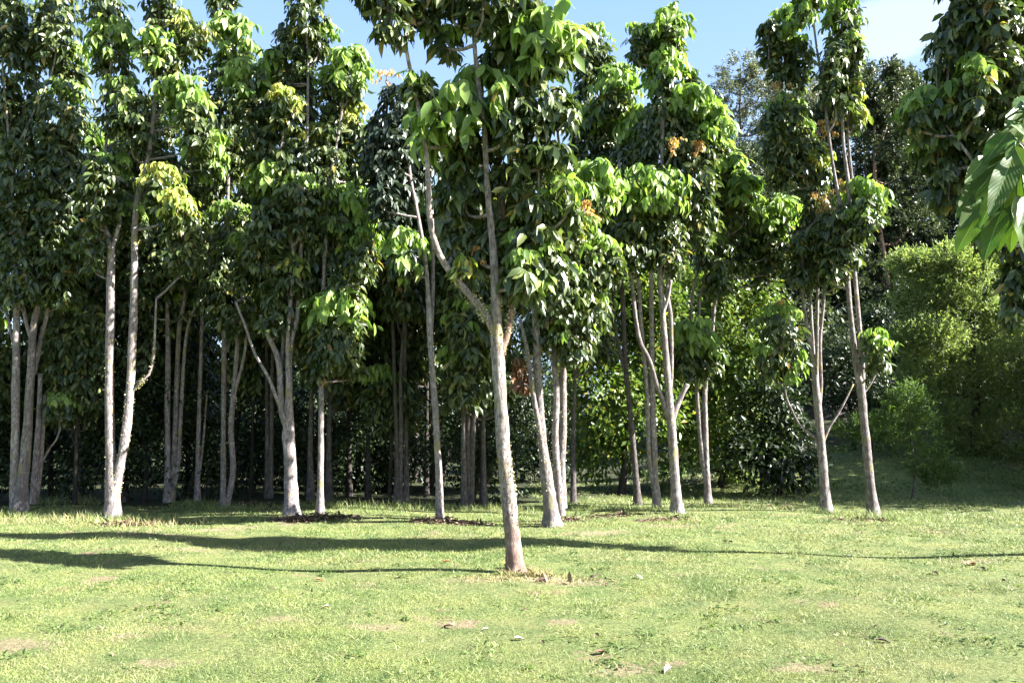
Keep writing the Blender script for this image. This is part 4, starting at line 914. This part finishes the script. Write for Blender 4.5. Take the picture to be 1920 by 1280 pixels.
# ------------------------------------------------------------------ the close branch at the right edge
def big_leaf_material():
    m, nt, out = new_mat('glossy_near_leaf')
    uvn = node(nt, 'ShaderNodeTexCoord'); s = node(nt, 'ShaderNodeSeparateXYZ'); nt.links.new(uvn.outputs['UV'], s.inputs[0])
    a = node(nt, 'ShaderNodeMath', operation='SUBTRACT'); nt.links.new(s.outputs['Y'], a.inputs[0]); a.inputs[1].default_value = 0.5
    b = node(nt, 'ShaderNodeMath', operation='ABSOLUTE'); nt.links.new(a.outputs[0], b.inputs[0])
    c1 = node(nt, 'ShaderNodeMath', operation='MULTIPLY_ADD'); nt.links.new(b.outputs[0], c1.inputs[0]); c1.inputs[1].default_value = -0.55; nt.links.new(s.outputs['X'], c1.inputs[2])
    sn = node(nt, 'ShaderNodeMath', operation='MULTIPLY'); nt.links.new(c1.outputs[0], sn.inputs[0]); sn.inputs[1].default_value = 75
    si = node(nt, 'ShaderNodeMath', operation='SINE'); nt.links.new(sn.outputs[0], si.inputs[0])
    vein = ramp(nt, si.outputs[0], [(0.80, (0, 0, 0)), (1.0, (0.32, 0.32, 0.32))])
    mid = ramp(nt, b.outputs[0], [(0.012, (0.85, 0.85, 0.85)), (0.035, (0, 0, 0))])
    g = node(nt, 'ShaderNodeObjectInfo')
    base = ramp(nt, g.outputs['Random'], [(0, (0.04, 0.095, 0.016)), (0.5, (0.065, 0.135, 0.022)), (1, (0.10, 0.175, 0.03))])
    gg = node(nt, 'ShaderNodeNewGeometry'); base = mix(nt, ramp(nt, noise(nt, gg.outputs['Position'], 28, 5, 0.65), [(0.40, (0, 0, 0)), (0.72, (0.8, 0.8, 0.8))]), base, (0.085, 0.10, 0.022)); base = mix(nt, ramp(nt, noise(nt, gg.outputs['Position'], 75, 3, 0.5), [(0.70, (0, 0, 0)), (0.76, (0.8, 0.8, 0.8))]), base, (0.10, 0.06, 0.025)); c = mix(nt, vein, base, (0.11, 0.19, 0.055)); c = mix(nt, mid, c, (0.18, 0.27, 0.085))
    p = node(nt, 'ShaderNodeBsdfPrincipled', Roughness=0.45); p.inputs['Specular IOR Level'].default_value = 0.25; nt.links.new(c, p.inputs['Base Color'])
    bp = node(nt, 'ShaderNodeBump', Strength=0.12, Distance=0.003); nt.links.new(si.outputs[0], bp.inputs['Height']); nt.links.new(bp.outputs[0], p.inputs['Normal'])
    t = node(nt, 'ShaderNodeBsdfTranslucent'); nt.links.new(mix(nt, 1.0, c, (1.5, 1.7, 0.7), 'MULTIPLY'), t.inputs['Color'])
    ms = node(nt, 'ShaderNodeMixShader'); ms.inputs[0].default_value = 0.28
    nt.links.new(p.outputs[0], ms.inputs[1]); nt.links.new(t.outputs[0], ms.inputs[2]); nt.links.new(ms.outputs[0], out.inputs[0])
    return m
M['near_leaf'] = big_leaf_material()
ND = 2.8
nb = np.array([2.35, 3.0, float(ground_z(2.35, 3.0))])
root = empty('young_tree', tuple(nb)); tag(root, 'close spray of big glossy green leaves hanging in at the right edge', 'tree')
tb = Tubes(); tb.add([nb - UP * 0.05, nb + np.array([0.02, 0, 1.2]), nb + np.array([-0.05, 0, 2.2]), nb + np.array([-0.10, 0, 3.0])], [0.035, 0.03, 0.024, 0.015], seg=10); tb.build('trunk', M['bark'], root)
tb = Tubes()
bp0 = nb + np.array([-0.06, 0, 2.35]); hub = at(1906, 268, ND)
tb.add([bp0, (bp0 + hub) / 2 + np.array([0, 0, 0.10]), hub], [0.014, 0.011, 0.007], seg=8)
hub2 = at(1925, 210, ND - 0.05)
tb.add([bp0 + UP * 0.1, (bp0 + hub2) / 2 + UP * 0.15, hub2], [0.012, 0.009, 0.006], seg=8)
tb.build('branch', M['bark_mid'], root)
NEAR = [((1893, 285), (1809, 391), .36, .05), ((1892, 248), (1846, 305), .62, .02), ((1899, 292), (1855, 404), .36, -.04), ((1848, 293), (1810, 343), .42, .05),
        ((1852, 310), (1793, 408), .33, .09), ((1848, 380), (1794, 472), .46, .03), ((1880, 392), (1846, 486), .42, .0), ((1906, 365), (1921, 474), .42, -.03),
        ((1902, 275), (1934, 340), .45, -.06), ((1886, 224), (1926, 258), .5, -.02), ((1915, 190), (1945, 225), .5, .02), ((1912, 205), (1885, 238), .55, .06), ((1896, 335), (1882, 436), .36, .07),
        ((1922, 370), (1910, 425), .38, -.08), ((1908, 320), (1868, 440), .30, .10), ((1900, 240), (1870, 285), .5, .1), ((1925, 290), (1950, 400), .4, .0), ((1910, 300), (1900, 380), .42, .06), ((1930, 180), (1905, 205), .5, .05), ((1905, 262), (1888, 300), .4, -.02), ((1870, 330), (1800, 430), .36, .08), ((1885, 300), (1828, 370), .4, .10), ((1862, 350), (1822, 455), .4, .06), ((1898, 380), (1872, 470), .4, .05), ((1880, 250), (1850, 330), .5, .12), ((1912, 330), (1895, 470), .38, .04), ((1916, 230), (1890, 275), .5, .08), ((1893, 312), (1838, 425), .32, -.02)]
for (b0, t0, wr, sh) in NEAR:
    A = at(*b0, ND + sh); B = at(*t0, ND + sh - 0.03 + random.uniform(-.04, .04))
    Lx = np.linalg.norm(B - A)
    D = (B - A) / Lx
    N = np.array([random.uniform(-.7, .35), -0.85, random.uniform(0.25, 0.9)]); N = N - D * (N @ D); N /= np.linalg.norm(N); S = np.cross(N, D)
    P, Q, uv = leaf_grid(Lx * 1.03, Lx * wr * 0.88, 22, 10, 0.10, 0.22, 0.012, random.uniform(0, 6))
    P[:, 2] += 0.10 * Lx * P[:, 0] / Lx
    W = A + P[:, 0:1] * D + P[:, 1:2] * S + P[:, 2:3] * N
    mesh_obj('leaf', W, None, M['near_leaf'], root, Q=Q, uv=uv)
    st = hub if b0[1] > 240 else hub2
    tb2 = Tubes(); tb2.add([st, (st + A) / 2 + UP * 0.01, A], [0.004, 0.0035, 0.003], seg=6, n_per=4)
    tb2.build('leaf_stalk', M['near_leaf'], root)

# earth mound on the hillside
V, Q = [], []
mc = at(1562, 690, 36); mc[2] = float(ground_z(mc[0], mc[1]))
u = np.linspace(0, 2 * math.pi, 40, endpoint=False); r_ = np.linspace(0, 1, 12)
for i, rr_ in enumerate(r_):
    for a in u:
        h = 1.3 * math.cos(rr_ * math.pi / 2) ** 0.8 * (1 + 0.08 * math.sin(5 * a + rr_ * 9))
        px_, py_ = mc[0] + math.cos(a) * rr_ * 1.9, mc[1] + math.sin(a) * rr_ * 1.6
        V.append((px_, py_, float(ground_z(px_, py_)) - 0.1 + h))
Q = [(i * 40 + j, i * 40 + (j + 1) % 40, (i + 1) * 40 + (j + 1) % 40, (i + 1) * 40 + j) for i in range(11) for j in range(40)]
o = mesh_obj('earth_mound', V, None, solid('grey_earth', (0.10, 0.08, 0.072), 0.95), Q=Q)
tag(o, 'grey brown earth mound on the hillside behind the fan of stems', 'mound')

# ------------------------------------------------------------------ light and sky
EL, AZ = R(33.5), R(-9)                        # sun to the right and slightly behind the camera
sun_dir = Vector((math.cos(EL) * math.cos(AZ), math.cos(EL) * math.sin(AZ), math.sin(EL)))
sd = bpy.data.lights.new('sun', 'SUN'); sd.energy = 5.0; sd.angle = R(0.5); sd.color = (1.0, 0.965, 0.91)
so = bpy.data.objects.new('sun', sd); COL.objects.link(so)
so.rotation_euler = (-sun_dir).to_track_quat('-Z', 'Y').to_euler(); so.location = (20, -5, 20)

w = bpy.data.worlds.new('World'); SC.world = w; w.use_nodes = True
nt = w.node_tree
for n_ in list(nt.nodes): nt.nodes.remove(n_)
out = nt.nodes.new('ShaderNodeOutputWorld'); bg = nt.nodes.new('ShaderNodeBackground')
sky = nt.nodes.new('ShaderNodeTexSky'); sky.sky_type = 'NISHITA'; sky.sun_disc = False
sky.sun_elevation = EL; sky.sun_rotation = math.atan2(sun_dir.x, sun_dir.y); sky.air_density = 1.0; sky.dust_density = 1.0; sky.ozone_density = 1.5
tc = nt.nodes.new('ShaderNodeTexCoord')
cd = ray(1695, 42); cd = cd / np.linalg.norm(cd)
vs = node(nt, 'ShaderNodeVectorMath', operation='SUBTRACT'); nt.links.new(tc.outputs['Generated'], vs.inputs[0]); vs.inputs[1].default_value = tuple(cd)
mp = node(nt, 'ShaderNodeMapping'); mp.inputs['Rotation'].default_value = (0, R(20), 0); mp.inputs['Scale'].default_value = (11, 11, 26)
nt.links.new(vs.outputs[0], mp.inputs[0])
ln = node(nt, 'ShaderNodeVectorMath', operation='LENGTH'); nt.links.new(mp.outputs[0], ln.inputs[0])
nz = noise(nt, mp.outputs[0], 1.6, 5, 0.6)
ad = node(nt, 'ShaderNodeMath', operation='MULTIPLY_ADD'); nt.links.new(nz, ad.inputs[0]); ad.inputs[1].default_value = -1.1; nt.links.new(ln.outputs['Value'], ad.inputs[2])
cm = ramp(nt, ad.outputs[0], [(-0.0, (0.34, 0.34, 0.34)), (0.45, (0, 0, 0))], 'EASE')
# extra pale brightness painted into the sky ahead of the camera, over the sky model
hz = node(nt, 'ShaderNodeVectorMath', operation='DOT_PRODUCT'); nt.links.new(tc.outputs['Generated'], hz.inputs[0]); hz.inputs[1].default_value = (0.0, math.cos(R(26)), math.sin(R(26)))
hm = ramp(nt, hz.outputs['Value'], [(0.55, (0, 0, 0)), (0.95, (0.8, 0.8, 0.8))], 'EASE')
sxyz = node(nt, 'ShaderNodeSeparateXYZ'); nt.links.new(tc.outputs['Generated'], sxyz.inputs[0])
hcol = ramp(nt, sxyz.outputs['Z'], [(0.22, (0.44, 0.58, 0.74)), (0.55, (0.24, 0.41, 0.76))])
hcol = mix(nt, 1.0, hcol, (5.4, 5.6, 5.9), 'MULTIPLY')
cl = mix(nt, hm, sky.outputs[0], hcol)
cl = mix(nt, cm, cl, (4.9, 5.0, 5.1))
nt.links.new(cl, bg.inputs[0]); bg.inputs[1].default_value = 0.05
nt.links.new(bg.outputs[0], out.inputs[0])

SC.render.engine = 'CYCLES'
SC.cycles.max_bounces = 6; SC.cycles.diffuse_bounces = 2; SC.cycles.transmission_bounces = 3; SC.cycles.glossy_bounces = 2
vw = SC.view_settings
vw.view_transform = 'Standard'; vw.look = 'None'; vw.gamma = 1.0; vw.use_curve_mapping = False
vw.exposure = 2.68
